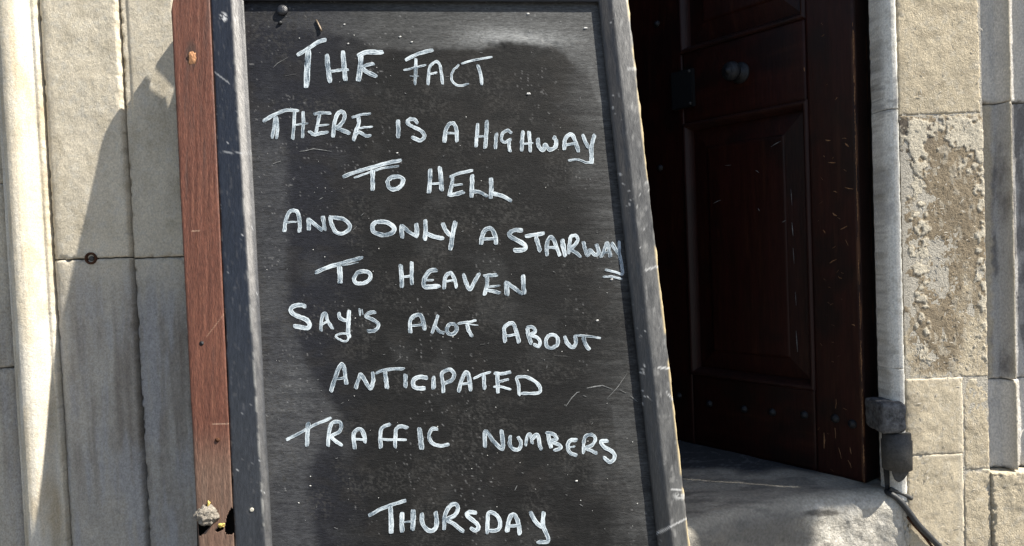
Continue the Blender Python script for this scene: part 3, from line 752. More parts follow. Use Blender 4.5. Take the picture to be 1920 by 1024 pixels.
def tf_right(x, y, d):
    cr = np.interp(y, [0, 120, 840, 1024], [1148, 1160, 1240, 1262]); bev = ss(cr+2, cr-3, x)
    T = np.broadcast_to(BLK, x.shape+(3,))*(.8+.6*fbm(x*.2, y*.02, 421, 4))[..., None]
    n = fbm(x*.09, y*.02, 423, 5)
    T = mixc(T, (.15, .147, .140), (1-bev)*np.clip(.12+.75*n+.35*ss(300, 0, y), 0, .95))
    T = mixc(T, (.33, .325, .31), (1-bev)*ss(.6, .78, fbm(x*.15+2, y*.05, 425, 4))*(.35+.4*ss(300, 0, y)))
    T = mixc(T, (.062, .056, .048), bev*(.2+.7*fbm(x*.1, y*.02, 427, 3))*(.3+.7*ss(700, 300, y)))
    T = mixc(T, (.02, .022, .026), ss(8, 1, np.abs(x-cr+5))*ss(.4, .6, fbm(x*.1, y*.03, 429, 3))*.7)
    T = mixc(T, (.42, .42, .41), ss(.72, .80, fbm(x*.2+9, y*.14, 431, 3))*.8*ss(.55, .66, fbm(x*.03, y*.015, 432, 3)))
    oe = lin(1178, 1294, y)
    T = mixc(T, (.45, .36, .20), ss(4, 1.5, oe-x)*ss(.50, .60, fbm(x*.02, y*.02, 433, 3)+.16*ss(380, 560, y))*.9)
    for (sx, sy, sl, a) in [(1190, 129, 16, .05), (1258, 745, 10, 1.2), (1225, 502, 18, -.3), (1245, 690, 14, .05), (1205, 58, 8, .3), (1268, 918, 12, .1), (1262, 985, 34, -.5)]:
        T = mixc(T, (.50, .50, .49), ss(2.4, .8, np.abs(y-sy-(x-sx)*a))*ss(sl, sl-4, np.abs(x-sx))*.8)
    T = mixc(T, (.42, .42, .41), ss(20, 8, np.hypot(x-1277, (y-930)*2.))*.8*ss(.4, .5, fbm(x*.2, y*.2, 7, 2)))
    return T
def tf_top(x, y, d):
    T = np.broadcast_to(np.array([.010, .015, .026]), x.shape+(3,))*(.7+.6*fbm(x*.02, y*.2, 441, 4))[..., None]
    return mixc(T, (.10, .10, .10), ss(.72, .85, fbm(x*.05, y*.2, 443, 4))*.5)
def wobL(x, y, d):
    e = ss(3, 0, x-lin(395, 441, y)); x = x+e*(fbm(y*.03, y*0, 451, 4)-.5)*5; return x, d-ss(2.5, 0, np.abs(x-lin(395, 441, y)))*.001*(d > -.005)
def wobR(x, y, d):
    e = ss(4, 0, lin(1178, 1294, y)-x); x = x-e*(fbm(y*.04, y*0, 453, 5)-.35)*4; return x, d-ss(2.5, 0, lin(1178, 1294, y)-x)*.0012*(d > -.005)
YB = yb
strip_mesh('left_stile', [(395, 441, -.034, -62, YB), (395, 441, 0, -62, YB), (433, 497, 0, -52, YB), (435.5, 498.5, -.0006, -52, YB-1),
                          (457, 511, LIP, 1, YB-30), (457.2, 511.2, -.030, 1, YB-30)], M_frame, CB, tf=tf_left, seed=461, wob=wobL)
strip_mesh('right_stile', [(1121, 1233, -.030, 4, YB-30), (1121.2, 1233.2, LIP, 4, YB-30), (1127, 1240, -.0056, -4, YB-24), (1146, 1260, -.0005, -20, YB-1),
                           (1148.5, 1263, 0, -23, YB), (1178, 1294, 0, -101, YB), (1178, 1294, -.034, -101, YB)], M_frame, CB, tf=tf_right, seed=463, wob=wobR)
def rail(name, L_, mat, tf, seed, flip=False):
    """L_: list of lines (xl, yl, xr, yr, depth)"""
    rows_ = []
    for i in range(len(L_)-1):
        a, b = np.array(L_[i], float), np.array(L_[i+1], float); k = max(1, int(abs(b[1]-a[1])/3))
        for j in range(k): rows_.append(a+(b-a)*j/k)
    rows_.append(np.array(L_[-1], float)); R_ = np.array(rows_); s = np.linspace(0, 1, 240)[None, :]
    xs_ = R_[:, 0:1]+(R_[:, 2:3]-R_[:, 0:1])*s; ys = R_[:, 1:2]+(R_[:, 3:4]-R_[:, 1:2])*s; dep = R_[:, 4:5]+0*s+(fbm(xs_*.02, ys*.1, seed, 3)-.5)*.0004
    d = ray(xs_, ys); P = CAM+d*(((BP-CAM)@bn+dep)/(d@bn))[..., None]
    return mesh(name, P, gridfaces(P.shape[0], P.shape[1], flip), mat, CB, tint=tf(xs_, ys, dep))
rail('top_rail', [(446, -101, 1166.3, -101, -.004), (446, -101, 1166.3, -101, 0), (446, -21, 1148, -22.5, 0), (457.5, 1, 1121, 4, LIP), (457.5, 1, 1121, 4, -.030)], M_rail, tf_top, 465)
rail('bottom_rail', [(540, YB-31, 1285, YB-31, -.03), (540, YB-31, 1285, YB-31, LIP), (532, YB-2, 1320, YB-2, 0), (532, YB+30, 1320, YB+30, 0), (532, YB+30, 1320, YB+30, -.034)], M_rail, tf_top, 467)
hp = [(416, -101), (396, -80), (440, -62), (445.5, -60), (445.5, -101)]
prism('rail_end', ([bh(a, b, -.0025) for a, b in hp], [bh(a, b, 0) for a, b in hp]), mat_plain('navy_black_paint', (.012, .015, .024), .45, .5, 0, .3, 200, .0004), CB, bev=.0008)
prism('back_board', ([bh(a, b, -.031) for a, b in [(470, 12), (1172, 12), (1330, YB), (448, YB)]], [bh(a, b, -.026) for a, b in [(470, 12), (1172, 12), (1330, YB), (448, YB)]]), M_dark, CB)

# painted plywood panel
def tf_panel(x, y):
    n = fbm(x*.012, y*.02, 471, 4); g = fbm(x*.022, y*.30, 473, 4); f = fbm(x*.3, y*.3, 475, 3)
    T = np.broadcast_to(np.array([.0088, .0088, .0087]), x.shape+(3,))*(.78+.44*g)[..., None]
    # bluer, blacker touched-up paint on the left
    T = mixc(T, (.0125, .0135, .0185), ss(720, 560, x+80*(n-.5))*.8)
    dust = 0*x
    # dusty band along the top with a ragged lower rim, brightest at the wipe mark
    lim = np.interp(x, [460, 560, 660, 700, 760, 900, 960, 1040, 1100, 1130], [30, 45, 60, 85, 88, 88, 76, 84, 120, 200])+14*(fbm(x*.06, y*.05, 477, 3)-.5)
    topd = ss(lim+np.interp(x, [600, 850, 1040, 1080, 1130], [22, 10, 10, 40, 60]), lim-3, y)*np.interp(x, [460, 620, 760, 900, 1100], [.06, .16, .26, .42, .42])
    dust = np.maximum(dust, topd*(.45+.6*g))
    bl = np.exp(-(((x-925)/60)**2+((y-68)/16)**2)); bl2 = np.exp(-(((x-1010)/75)**2+((y-72)/15)**2))
    dust = dust+(bl*.55+bl2*.45)*ss(lim+6, lim-6, y)*(.6+.8*f)
    # left band
    le = np.interp(y, [0, 180, 260, 280, 560, 600, 700, 780, 830, 880, 920, 970, 1024], [490, 500, 530, 538, 540, 545, 580, 640, 600, 578, 574, 584, 592])+6*(fbm(x*.05, y*.04, 479, 3)-.5)
    dust = np.maximum(dust, ss(le+14, le-12, x)*(.05+.13*g)*ss(140, 320, y))
    sm = np.exp(-(((x-545)/50)**2+((y-730)/60)**2))+.8*np.exp(-(((x-600)/60)**2+((y-840)/45)**2))
    dust = dust+sm*.19*g*ss(le+50, le-40, x)
    # right rim
    re = np.interp(y, [0, 200, 600, 780, 900, 1024], [1095, 1110, 1165, 1150, 1160, 1215])
    dust = np.maximum(dust, ss(re-75, re+55, x+30*(g-.5)+40*(n-.5))*(.05+.40*g)*ss(1080, 1000, y+0*x)*np.interp(y, [0, 500, 600, 700, 1024], [1, .9, .25, .6, .5]))
    rb = np.interp(y, [760, 880, 1024], [1145, 1160, 1215])+5*(fbm(x*.05, y*.03, 481, 3)-.5)
    dust = np.maximum(dust, ss(rb-2, rb+3, x)*(y > 760)*(.07+.14*g))
    # faint cloudy wipes
    dust = dust+ss(.55, .8, fbm(x*.012+4, y*.012, 483, 4))*.06+ss(.5, .8, fbm(x*.02, y*.006, 485, 4))*.03*ss(700, 900, y)
    T = mixc(T, (.20, .205, .205), np.clip(dust, 0, .9))
    T = mixc(T, (.018, .0165, .015), ss(.55, .7, fbm(x*.02, y*.03, 487, 3))*.35*(dust < .1))
    T = mixc(T, (.20, .20, .20), ss(.80, .86, fbm(x*.3, y*.3, 489, 2))*.5*ss(.5, .62, fbm(x*.01, y*.01, 490, 3)))
    T = mixc(T, (.040, .039, .037), ss(.52, .66, f)*ss(.45, .7, fbm(x*.015+7, y*.02, 488, 3))*.55)
    return T
xsP = np.arange(440, 1300, 2.2); ysP = np.arange(-16, YB-20, 2.2)
XX, YY = np.meshgrid(xsP, ysP)
dep = PAN+(fbm(XX*.006, YY*.05, 491, 4)-.5)*.0008
rag = ss(.5, .7, fbm(XX*.05, YY*.08, 493, 4))*ss(40, 10, np.hypot((XX-1000)*.25, YY-88))*.0007
dep = dep-rag
d = ray(XX, YY); P = CAM+d*(((BP-CAM)@bn+dep)/(d@bn))[..., None]
keep = (XX > lin(446, 500, YY)) & (XX < lin(1133, 1246, YY))
fc = gridfaces(P.shape[0], P.shape[1]); fc = fc[keep.ravel()[fc].all(1)]
PANEL = mesh('panel', P, fc, M_panel, CB, tint=tf_panel(XX, YY))

# ------------------------------------------------------------------ the handwriting, one mesh for each letter
C3 = (440, 0, 3.657); C4 = (800, 0, 3.657); A1 = (460, 180, 4.656); A2 = (800, 180, 4.655); B3 = (500, 370, 4.4528); B4 = (840, 370, 4.4526)
B5 = (500, 560, 4.6556); B6 = (840, 560, 4.6553); B7 = (500, 760, 3.879); B8 = (840, 760, 3.878)
LET = [
 # THE FACT
 (C3, [([(432,378),(500,335),(570,290),(625,272)],24), ([(505,345),(497,480),(492,598)],36)]),
 (C3, [([(632,375),(640,470),(655,565)],30), ([(742,352),(750,450),(760,550)],28), ([(660,490),(730,480),(775,478)],18)]),
 (C3, [([(865,380),(860,460),(848,555)],32), ([(845,385),(900,360),(1015,358)],28), ([(865,465),(910,445),(955,437)],20), ([(870,465),(910,495),(975,525)],26)]),
 (C3, [([(1172,412),(1260,370),(1355,343)],22), ([(1243,405),(1240,500),(1236,578)],20), ([(1162,480),(1240,462),(1310,445)],15), ([(1205,522),(1260,524)],7)]),
 (C3, [([(1325,575),(1335,470),(1365,430),(1395,428),(1412,470),(1425,575)],18), ([(1330,510),(1385,498)],14)]),
 (C4, [([(222,445),(185,480),(170,530),(185,570),(225,588),(285,575)],16)]),
 (C4, [([(240,438),(330,410),(445,392)],15), ([(352,450),(372,520),(378,582)],20)]),
 # THERE IS A HIGHWAY
 (A1, [([(158,220),(260,160),(360,125),(465,130)],26), ([(262,185),(250,280),(232,365)],28), ([(275,185),(280,280),(275,365)],24)]),
 (A1, [([(428,140),(425,260),(412,375)],26), ([(505,140),(505,250),(498,360)],28), ([(425,255),(545,240)],16)]),
 (A1, [([(600,157),(670,148),(740,152)],24), ([(648,160),(630,250),(612,345)],26), ([(620,262),(730,250)],17), ([(560,310),(600,338),(660,325),(720,318)],26)]),
 (A1, [([(765,355),(775,270),(790,190),(815,145),(850,140),(868,175),(855,220),(820,262),(800,278),(850,300),(910,328)],30)]),
 (A1, [([(935,185),(1010,165),(1090,155)],22), ([(985,175),(990,240),(965,310),(945,390)],28), ([(975,285),(1040,275),(1105,268)],18), ([(955,345),(995,318),(1050,348),(1098,345)],24)]),
 (A1, [([(1333,210),(1335,290),(1334,362)],32)]),
 (A1, [([(1502,238),(1475,205),(1430,205),(1418,235),(1450,262),(1520,295),(1560,335),(1555,370),(1520,388),(1455,360)],28)]),
 (A2, [([(155,405),(165,310),(190,255),(230,240),(258,290),(265,395)],30), ([(165,325),(260,325)],20)]),
 (A2, [([(445,240),(437,350),(430,440)],28), ([(525,215),(520,340),(512,450)],30), ([(435,355),(525,352)],18)]),
 (A2, [([(608,325),(605,400),(600,455)],28)]),
 (A2, [([(740,325),(705,300),(665,325),(652,375),(682,405),(735,378)],24), ([(718,395),(720,440),(728,485)],26)]),
 (A2, [([(842,310),(832,400),(828,480)],28), ([(893,315),(900,400),(905,485)],28), ([(835,420),(925,412)],18)]),
 (A2, [([(970,370),(978,440),(1015,472),(1035,425),(1072,468),(1118,450),(1130,400),(1112,360)],30)]),
 (A2, [([(1200,465),(1205,390),(1235,345),(1270,340),(1300,400),(1325,485)],30), ([(1215,430),(1300,412)],24)]),
 (A2, [([(1362,340),(1385,400),(1415,455)],28), ([(1465,340),(1440,430),(1437,510),(1440,588)],32), ([(1240,560),(1320,555),(1380,578),(1445,585)],20)]),
 # TO HELL
 (A1, [([(855,705),(960,665),(1080,630),(1200,595),(1360,560)],28), ([(950,712),(1080,670),(1200,632),(1335,612)],18), ([(1110,650),(1112,740),(1110,825)],34)]),
 (A1, [([(1270,712),(1242,750),(1257,802),(1300,815),(1357,788),(1378,732),(1340,704),(1270,710)],32)]),
 (A2, [([(30,640),(28,740),(20,845)],34), ([(115,625),(125,720),(128,828)],36), ([(30,768),(120,762)],20)]),
 (A2, [([(205,705),(290,675),(400,650)],24), ([(225,700),(220,770),(195,870)],28), ([(226,780),(310,772)],20), ([(195,868),(260,855),(318,838)],30)]),
 (A2, [([(397,690),(396,760),(390,880)],34), ([(393,835),(460,838),(530,875)],28)]),
 (A2, [([(560,720),(565,790),(560,890)],32), ([(560,848),(640,865),(740,915)],30)]),
 # AND ONLY A STAIRWAY
 (B3, [([(148,285),(160,190),(190,125),(225,110),(258,130),(275,210),(275,285)],28), ([(165,210),(250,205)],16)]),
 (B3, [([(352,270),(350,175)],30), ([(355,188),(400,225),(462,275)],28), ([(483,270),(470,158)],30)]),
 (B3, [([(528,162),(545,230),(578,290),(632,302),(688,270),(690,225),(640,182),(530,165)],28)]),
 (B3, [([(920,202),(885,232),(893,288),(970,315),(1050,295),(1062,250),(1000,208),(920,205)],32)]),
 (B3, [([(1132,335),(1125,228)],32), ([(1128,238),(1190,290),(1255,328)],28), ([(1255,325),(1250,222)],32)]),
 (B3, [([(1325,192),(1327,270),(1320,355)],32), ([(1325,302),(1400,328),(1480,345)],32)]),
 (B3, [([(1470,217),(1490,270),(1530,318)],30), ([(1575,207),(1555,300),(1532,438)],36)]),
 (B4, [([(275,390),(290,310),(320,267),(362,264),(392,320),(403,390)],32), ([(285,350),(398,345)],24)]),
 (B4, [([(620,277),(560,274),(512,302),(532,335),(610,375),(648,410),(628,438),(550,443)],32)]),
 (B4, [([(650,325),(720,314),(800,302)],28), ([(732,330),(752,390),(768,448)],32)]),
 (B4, [([(825,485),(825,390),(845,342),(872,338),(900,400),(933,485)],28), ([(835,418),(910,422)],22)]),
 (B4, [([(955,350),(963,420),(980,488)],34)]),
 (B4, [([(1008,470),(1015,380),(1028,328),(1068,322),(1083,360),(1050,408),(1018,430),(1065,460),(1108,498)],26)]),
 (B4, [([(1130,372),(1145,430),(1165,485),(1188,440),(1225,480),(1258,462),(1240,395)],28)]),
 (B4, [([(1278,500),(1308,430),(1330,380),(1345,440),(1355,493)],26), ([(1300,458),(1350,458)],18)]),
 (B4, [([(1365,380),(1395,430),(1422,468)],28), ([(1430,372),(1428,460),(1445,540),(1460,635)],24), ([(1312,605),(1385,622),(1462,645)],20), ([(1298,665),(1370,662),(1450,682)],18)]),
 # TO HEAVEN
 (B3, [([(410,627),(520,582),(640,547),(800,502)],28), ([(640,572),(765,546)],9), ([(608,580),(614,650),(612,715)],38)]),
 (B3, [([(755,627),(728,680),(748,716),(800,718),(857,690),(864,640),(820,618),(758,626)],28)]),
 (B3, [([(1120,567),(1125,650),(1130,752)],30), ([(1212,542),(1210,640),(1213,725)],28), ([(1125,665),(1215,655)],20)]),
 (B3, [([(1422,607),(1362,615),(1318,680),(1315,742),(1370,748),(1440,740)],32), ([(1325,695),(1390,690)],18)]),
 (B3, [([(1482,765),(1492,670),(1530,632),(1560,662),(1585,750)],28), ([(1490,702),(1565,692)],18)]),
 (B4, [([(127,642),(150,710),(183,770),(225,700),(260,637)],28)]),
 (B4, [([(300,655),(405,648)],26), ([(325,662),(325,730),(302,815)],28), ([(325,750),(430,738)],18), ([(320,772),(380,785),(435,800)],26)]),
 (B4, [([(492,815),(490,702)],36), ([(490,712),(550,755),(615,803)],28), ([(638,805),(630,730),(628,650)],32)]),
 # SAY'S ALOT ABOUT
 (B5, [([(340,67),(290,54),(232,68),(208,105),(250,145),(330,175),(370,210),(370,248),(325,256),(240,237)],34)]),
 (B5, [([(475,275),(478,190),(496,132),(515,132),(530,190),(575,262)],26), ([(485,225),(545,190)],20)]),
 (B5, [([(627,122),(642,170),(690,192)],28), ([(720,107),(714,190),(712,290),(720,340)],32), ([(715,308),(650,308),(600,330),(640,358),(690,373),(715,345)],18)]),
 (B5, [([(808,90),(815,145)],18), ([(832,95),(840,140)],12)]),
 (B5, [([(950,117),(900,124),(868,155),(920,180),(970,215),(970,255),(930,282),(885,283)],28)]),
 (B5, [([(1255,295),(1252,200),(1280,157),(1330,140),(1358,172),(1378,275)],32), ([(1258,238),(1370,228)],20)]),
 (B5, [([(1495,152),(1467,230),(1442,300)],26), ([(1475,248),(1510,288),(1545,300)],26)]),
 (B5, [([(1595,222),(1572,265),(1588,306),(1630,306),(1660,270),(1645,228),(1600,218)],28)]),
 (B6, [([(90,217),(160,207),(245,192)],22), ([(150,217),(260,232)],10), ([(167,232),(182,280),(210,332)],28)]),
 (B6, [([(500,380),(492,300),(495,250),(530,220),(568,220),(598,290),(618,378)],30), ([(500,325),(605,315)],22)]),
 (B6, [([(692,252),(702,320),(725,388)],30), ([(690,254),(738,250),(762,290),(718,315),(778,340),(805,380),(788,416),(745,397)],26)]),
 (B6, [([(880,320),(855,360),(864,416),(910,430),(955,398),(955,342),(920,316),(882,320)],28)]),
 (B6, [([(1020,332),(1042,390),(1088,425),(1116,390),(1108,328)],30)]),
 (B6, [([(1110,322),(1200,325),(1330,342)],20), ([(1182,332),(1197,390),(1232,443)],32)]),
 # ANTICIPATED
 (B5, [([(560,808),(590,720),(622,622),(655,575),(678,622),(688,700),(698,748)],32), ([(600,705),(688,688)],22)]),
 (B5, [([(778,780),(800,710),(820,662),(860,720),(905,783),(930,720),(925,640)],30)]),
 (B5, [([(957,650),(1040,622),(1200,610)],24), ([(1032,642),(1042,710),(1050,783)],32)]),
 (B5, [([(1212,667),(1212,775)],32)]),
 (B5, [([(1403,692),(1342,684),(1290,702),(1276,745),(1305,780),(1378,782)],34)]),
 (B5, [([(1456,682),(1456,783)],34)]),
 (B5, [([(1542,818),(1540,740),(1532,652),(1600,620),(1635,660),(1618,708),(1555,742)],30)]),
 (B6, [([(92,813),(112,730),(147,652),(173,652),(188,720),(198,803)],30), ([(112,745),(195,737)],22)]),
 (B6, [([(225,695),(290,667),(370,642)],22), ([(312,672),(316,730),(318,793)],28)]),
 (B6, [([(405,652),(470,655),(545,642)],24), ([(432,662),(432,740),(437,823)],30), ([(430,732),(480,717),(530,706)],22), ([(402,770),(470,770),(548,793)],22)]),
 (B6, [([(620,838),(617,760),(602,692),(680,684),(768,730),(806,788),(778,826),(640,826)],26)]),
 # TRAFFIC NUMBERS
 (B7, [([(145,252),(230,207),(350,142),(465,92)],20), ([(303,125),(297,210),(293,293)],28)]),
 (B7, [([(445,293),(452,210),(472,135),(520,120),(543,142),(528,190),(472,225),(500,260),(548,293)],24)]),
 (B7, [([(640,313),(632,220),(652,182),(688,178),(708,220),(715,275)],26), ([(635,245),(725,250)],18)]),
 (B7, [([(830,313),(827,220),(842,162),(895,137)],24), ([(840,246),(900,250),(1015,252)],18)]),
 (B7, [([(934,303),(937,220),(947,168),(985,153),(1028,167)],24)]),
 (B7, [([(1110,165),(1120,240),(1128,318)],32)]),
 (B7, [([(1243,172),(1202,174),(1180,220),(1202,272),(1260,296),(1325,285)],24)]),
 (B8, [([(268,300),(273,190),(330,260),(385,313),(400,300),(390,180)],26)]),
 (B8, [([(455,222),(448,280),(480,321),(518,316),(530,270),(510,232)],24)]),
 (B8, [([(565,290),(577,222),(600,214),(612,280)],20), ([(605,250),(650,214),(670,300),(680,320)],24)]),
 (B8, [([(728,200),(737,260),(752,308)],26), ([(715,198),(768,212),(790,245),(748,262),(808,287),(820,310),(770,328)],22)]),
 (B8, [([(935,252),(888,258),(870,300),(888,346),(935,363)],24), ([(875,307),(922,297)],14)]),
 (B8, [([(985,348),(987,270),(1003,224),(1048,214),(1070,245),(1048,288),(1002,310),(1040,330),(1080,348)],22)]),
 (B8, [([(1165,257),(1115,263),(1133,300),(1198,340),(1210,385),(1178,411),(1132,380)],26)]),
 # THURSDAY
 (B7, [([(745,800),(860,742),(1010,692)],24), ([(900,742),(905,840),(905,928)],32)]),
 (B7, [([(985,782),(982,850),(985,920)],30), ([(1065,762),(1065,840),(1060,908)],32), ([(985,850),(1060,845)],14)]),
 (B7, [([(1127,787),(1134,860),(1180,911),(1226,898),(1237,840),(1228,777)],28)]),
 (B7, [([(1290,903),(1297,800),(1332,734),(1373,719),(1391,750),(1367,800),(1312,830),(1370,870),(1430,918)],26)]),
 (B8, [([(205,782),(152,779),(139,802),(190,845),(221,880),(203,911),(165,893)],26)]),
 (B8, [([(285,930),(287,850),(297,782),(348,794),(380,850),(362,906),(302,912)],26)]),
 (B8, [([(430,923),(437,860),(457,803),(488,803),(512,860),(523,933)],28), ([(440,880),(520,870)],20)]),
 (B8, [([(600,777),(632,840),(685,888)],28), ([(695,777),(690,870),(722,950),(720,992),(650,995)],26)]),
]
random.seed(11)
for li, (cr, strokes) in enumerate(LET):
    x0, y0, s = cr; V = []; Fc = []; UV = []
    off = 0.0
    for si, (pts, wd) in enumerate(strokes):
        base = np.array(catm([(x0+a/s, y0+b/s) for a, b in pts], 7))
        wpx = wd/s*.97
        # the writer goes over most strokes twice: second pass slightly off the first
        passes = [(0, 0, wpx)] if wpx < 4.6 else [(-.14*wpx, 0, wpx*.88), (.18*wpx, random.uniform(-1.5, 1.5), wpx*.78)]
        for pi_, (lat, shift, ww) in enumerate(passes):
            q = base.copy(); n = len(q)
            dd = np.gradient(q, axis=0); ln = np.maximum(np.linalg.norm(dd, axis=1, keepdims=True), 1e-6); dd /= ln; nn = np.stack([-dd[:, 1], dd[:, 0]], -1)
            jit = (fbm(np.arange(n)*.4+li*3.1, np.full(n, si+pi_*7.), li, 3)-.5)*1.8
            q = q+nn*(lat+jit)[:, None]+dd*shift
            q[0] -= dd[0]*random.uniform(0, 1.3); q[-1] += dd[-1]*random.uniform(0, 1.3)
            L_ = np.concatenate([[0], np.cumsum(np.linalg.norm(np.diff(q, axis=0), axis=1))])
            b0 = len(V); off += .00003
            wj = ww*(1+(fbm(np.arange(n)*.9+li, np.full(n, si+.5), li+50, 3)-.5)*.34)
            wj[0] *= .72; wj[-1] *= random.uniform(.5, .85)
            sd_ = random.uniform(0, 400)
            for i in range(n):
                for (k, lf) in ((-1, .00005), (-.55, .00012), (0, .00014), (.55, .00012), (1, .00005)):
                    e = nn[i]*k*wj[i]/2 + dd[i]*( (1-abs(k))*(1.0 if i == n-1 else (-1.0 if i == 0 else 0)))
                    V.append(bh(q[i][0]+e[0], q[i][1]+e[1], PAN+.0004+lf+off)); UV.append((L_[i]+sd_, k+sd_*0))
            for i in range(n-1):
                for k in range(4): Fc.append((b0+5*i+k, b0+5*i+k+1, b0+5*i+k+6, b0+5*i+k+5))
    mesh('letter', V, Fc, M_ink, PANEL, uv=UV)

# chalk scratches on the panel
def psurf(px, py, l): return bh(px, py, PAN+.0004+l)
random.seed(21)
sc = [([(561, 284), (572, 283), (588, 279), (602, 281), (622, 284)], 1.3), ([(1061, 762), (1072, 746), (1082, 736), (1087, 735)], 1.5), ([(1093, 741), (1101, 745)], 2),
      ([(1100, 728), (1115, 725), (1130, 723), (1148, 730)], 2.2), ([(1162, 731), (1174, 737)], 2.2), ([(1182, 742), (1190, 749), (1196, 754)], 1.2), ([(1138, 748), (1158, 726), (1176, 700)], 1.1),
      ([(1040, 667), (1064, 668)], 1.2), ([(512, 127), (520, 119), (541, 107)], .9), ([(533, 142), (556, 139)], 1.0), ([(512, 307), (527, 302)], 4), ([(900, 646), (910, 645)], 1.2), ([(742, 678), (755, 668)], 1.2)]
for k in range(85):
    x_ = random.uniform(475, 1200); y_ = random.uniform(30, 1020); L_ = random.expovariate(1/3.)+1; a = random.gauss(0, .7)
    if x_ > lin(1095, 1205, y_) or x_ < lin(470, 515, y_): continue
    sc.append(([(x_, y_), (x_+L_*.5*cos(a), y_+L_*.5*sin(a)+random.uniform(-.5, .5)), (x_+L_*cos(a), y_+L_*sin(a))], random.uniform(.7, 1.3)))
marks('chalk_scratches', sc, psurf, M_scrw, PANEL, lift=.0002)
bm = bmesh.new()
for k in range(100):
    x_ = random.uniform(475, 1200); y_ = random.uniform(26, 1020)
    if x_ > lin(1105, 1215, y_) or x_ < lin(465, 512, y_): continue
    c = Vector(psurf(x_, y_, 0)); r_ = random.choice([.0004, .0004, .0005, .0007, .0009])
    g = bmesh.ops.create_icosphere(bm, subdivisions=1, radius=r_)
    for v in g['verts']: v.co = Vector((v.co.x*random.uniform(.8, 1.5), v.co.y*.4, v.co.z))+c
for (x_, y_, r_) in [(991, 176, .0032), (646, 46, .0018), (990, 26, .0026), (745, 287, .0018), (1120, 601, .0022), (1081, 902, .0020), (560, 943, .0012), (582, 911, .0014), (750, 69, .0022), (653, 82, .0018), (772, 79, .002), (1098, 53, .003), (1147, 524, .0022)]:
    c = Vector(psurf(x_, y_, 0)); g = bmesh.ops.create_icosphere(bm, subdivisions=2, radius=r_)
    for v in g['verts']: v.co = Vector((v.co.x, v.co.y*.4, v.co.z*.6))*(1+.5*mnoise.noise(v.co*900))+c
fin('paint_specks', bm, mat_plain('white_paint_specks', (.5, .5, .48), .7, .3, 0, .2, 300, .0002), PANEL, kind='stuff')
# screw head, blob and bent nail near the top left of the panel
sw = lathe('screw_head', bh(530, 20, PAN+.001), bn, [(.0085, -.001), (.0092, .0012), (.0080, .0042), (.0045, .0058), (.001, .0062)], mat_plain('black_painted_screw', (.02, .021, .025), .35, .6, 0, .4, 300, .001), PANEL, 16)
lathe('screw_head', bh(525.5, 43, PAN+.0005), bn, [(.0035, -.001), (.0033, .0012), (.002, .0028), (.0005, .0032)], M_iron, PANEL, 12)
a = bh(593, 38, PAN+.001); b = bh(603, 58, PAN+.0028)
tube('nail', [a, (a*2+b)/3, (a+b*2)/3, b], .0016, mat_plain('brass_nail', (.16, .125, .09), .45, .5, .5, .4, 400, .0004), PANEL, seg=8, lump=.2)
lathe('screw_head', bh(472, 956, .0002), bn, [(.0030, -.001), (.0030, .0006), (.0018, .0010), (.0004, .0006)], mat_plain('pale_screw', (.45, .43, .36), .6, .4, .2, .3, 300, .0004), CB, 12)

# ------------------------------------------------------------------ red timber beside the board
def tf_tim(x, y, d):
    g = fbm(x*.16, y*.008, 501, 5); g2 = fbm(x*.5, y*.02, 503, 4)
    T = np.broadcast_to(np.array([.092, .034, .021]), x.shape+(3,))*(.72+.56*g)[..., None]
    T = mixc(T, (.15, .062, .036), ss(.5, .75, g2)*.45)
    T = mixc(T, (.055, .030, .024), ss(.56, .74, fbm(x*.06, y*.006, 505, 4))*.65)
    T = mixc(T, (.125, .085, .062), ss(780, 900, y)*.7)
    T = mixc(T, (.30, .20, .14), ss(1.5, .4, np.abs(y-433+(x-368)*.05))*ss(358, 361, x)*ss(376, 373, x)*.9)
    T = mixc(T, (.32, .22, .16), ss(1.4, .3, np.abs(y-795+(x-410)*.02))*ss(396, 400, x)*.7)
    T = mixc(T, (.30, .19, .13), ss(1.5, .4, np.abs(y-615+(x-400)*1.3))*ss(385, 390, x)*.6)
    T = mixc(T, (.05, .03, .022), ss(13, 4, np.hypot(x-359, (y-103)*.42)-4*fbm(x*.2, y*.2, 3, 2))*.75)
    
    return T
TM = thing('timber_plank', 'red brown hardwood plank with a splintered knot, standing between the chalkboard and the stone', 'wooden plank', tuple(bh(400, yb)))
holes_and_shadow = [[(372, 970), (377, 982), (392, 983), (398, 978), (396, 985), (376, 1006), (372, 1000)],  # first outline cuts out the mortar lump's cast shadow
         [(433, 952), (441, 956), (441, 998), (433, 1003), (424, 1002), (421, 994), (425, 968)],
         [(403, 996), (411, 988), (421, 990), (416, 995), (407, 998)]]
def inpoly(x, y, poly):
    c = np.zeros(x.shape, bool); n = len(poly)
    for i in range(n):
        x1_, y1_ = poly[i]; x2_, y2_ = poly[(i+1) % n]
        cc = ((y1_ > y) != (y2_ > y)) & (x < (x2_-x1_)*(y-y1_)/(y2_-y1_+1e-9)+x1_); c ^= cc
    return c
TF = .0012
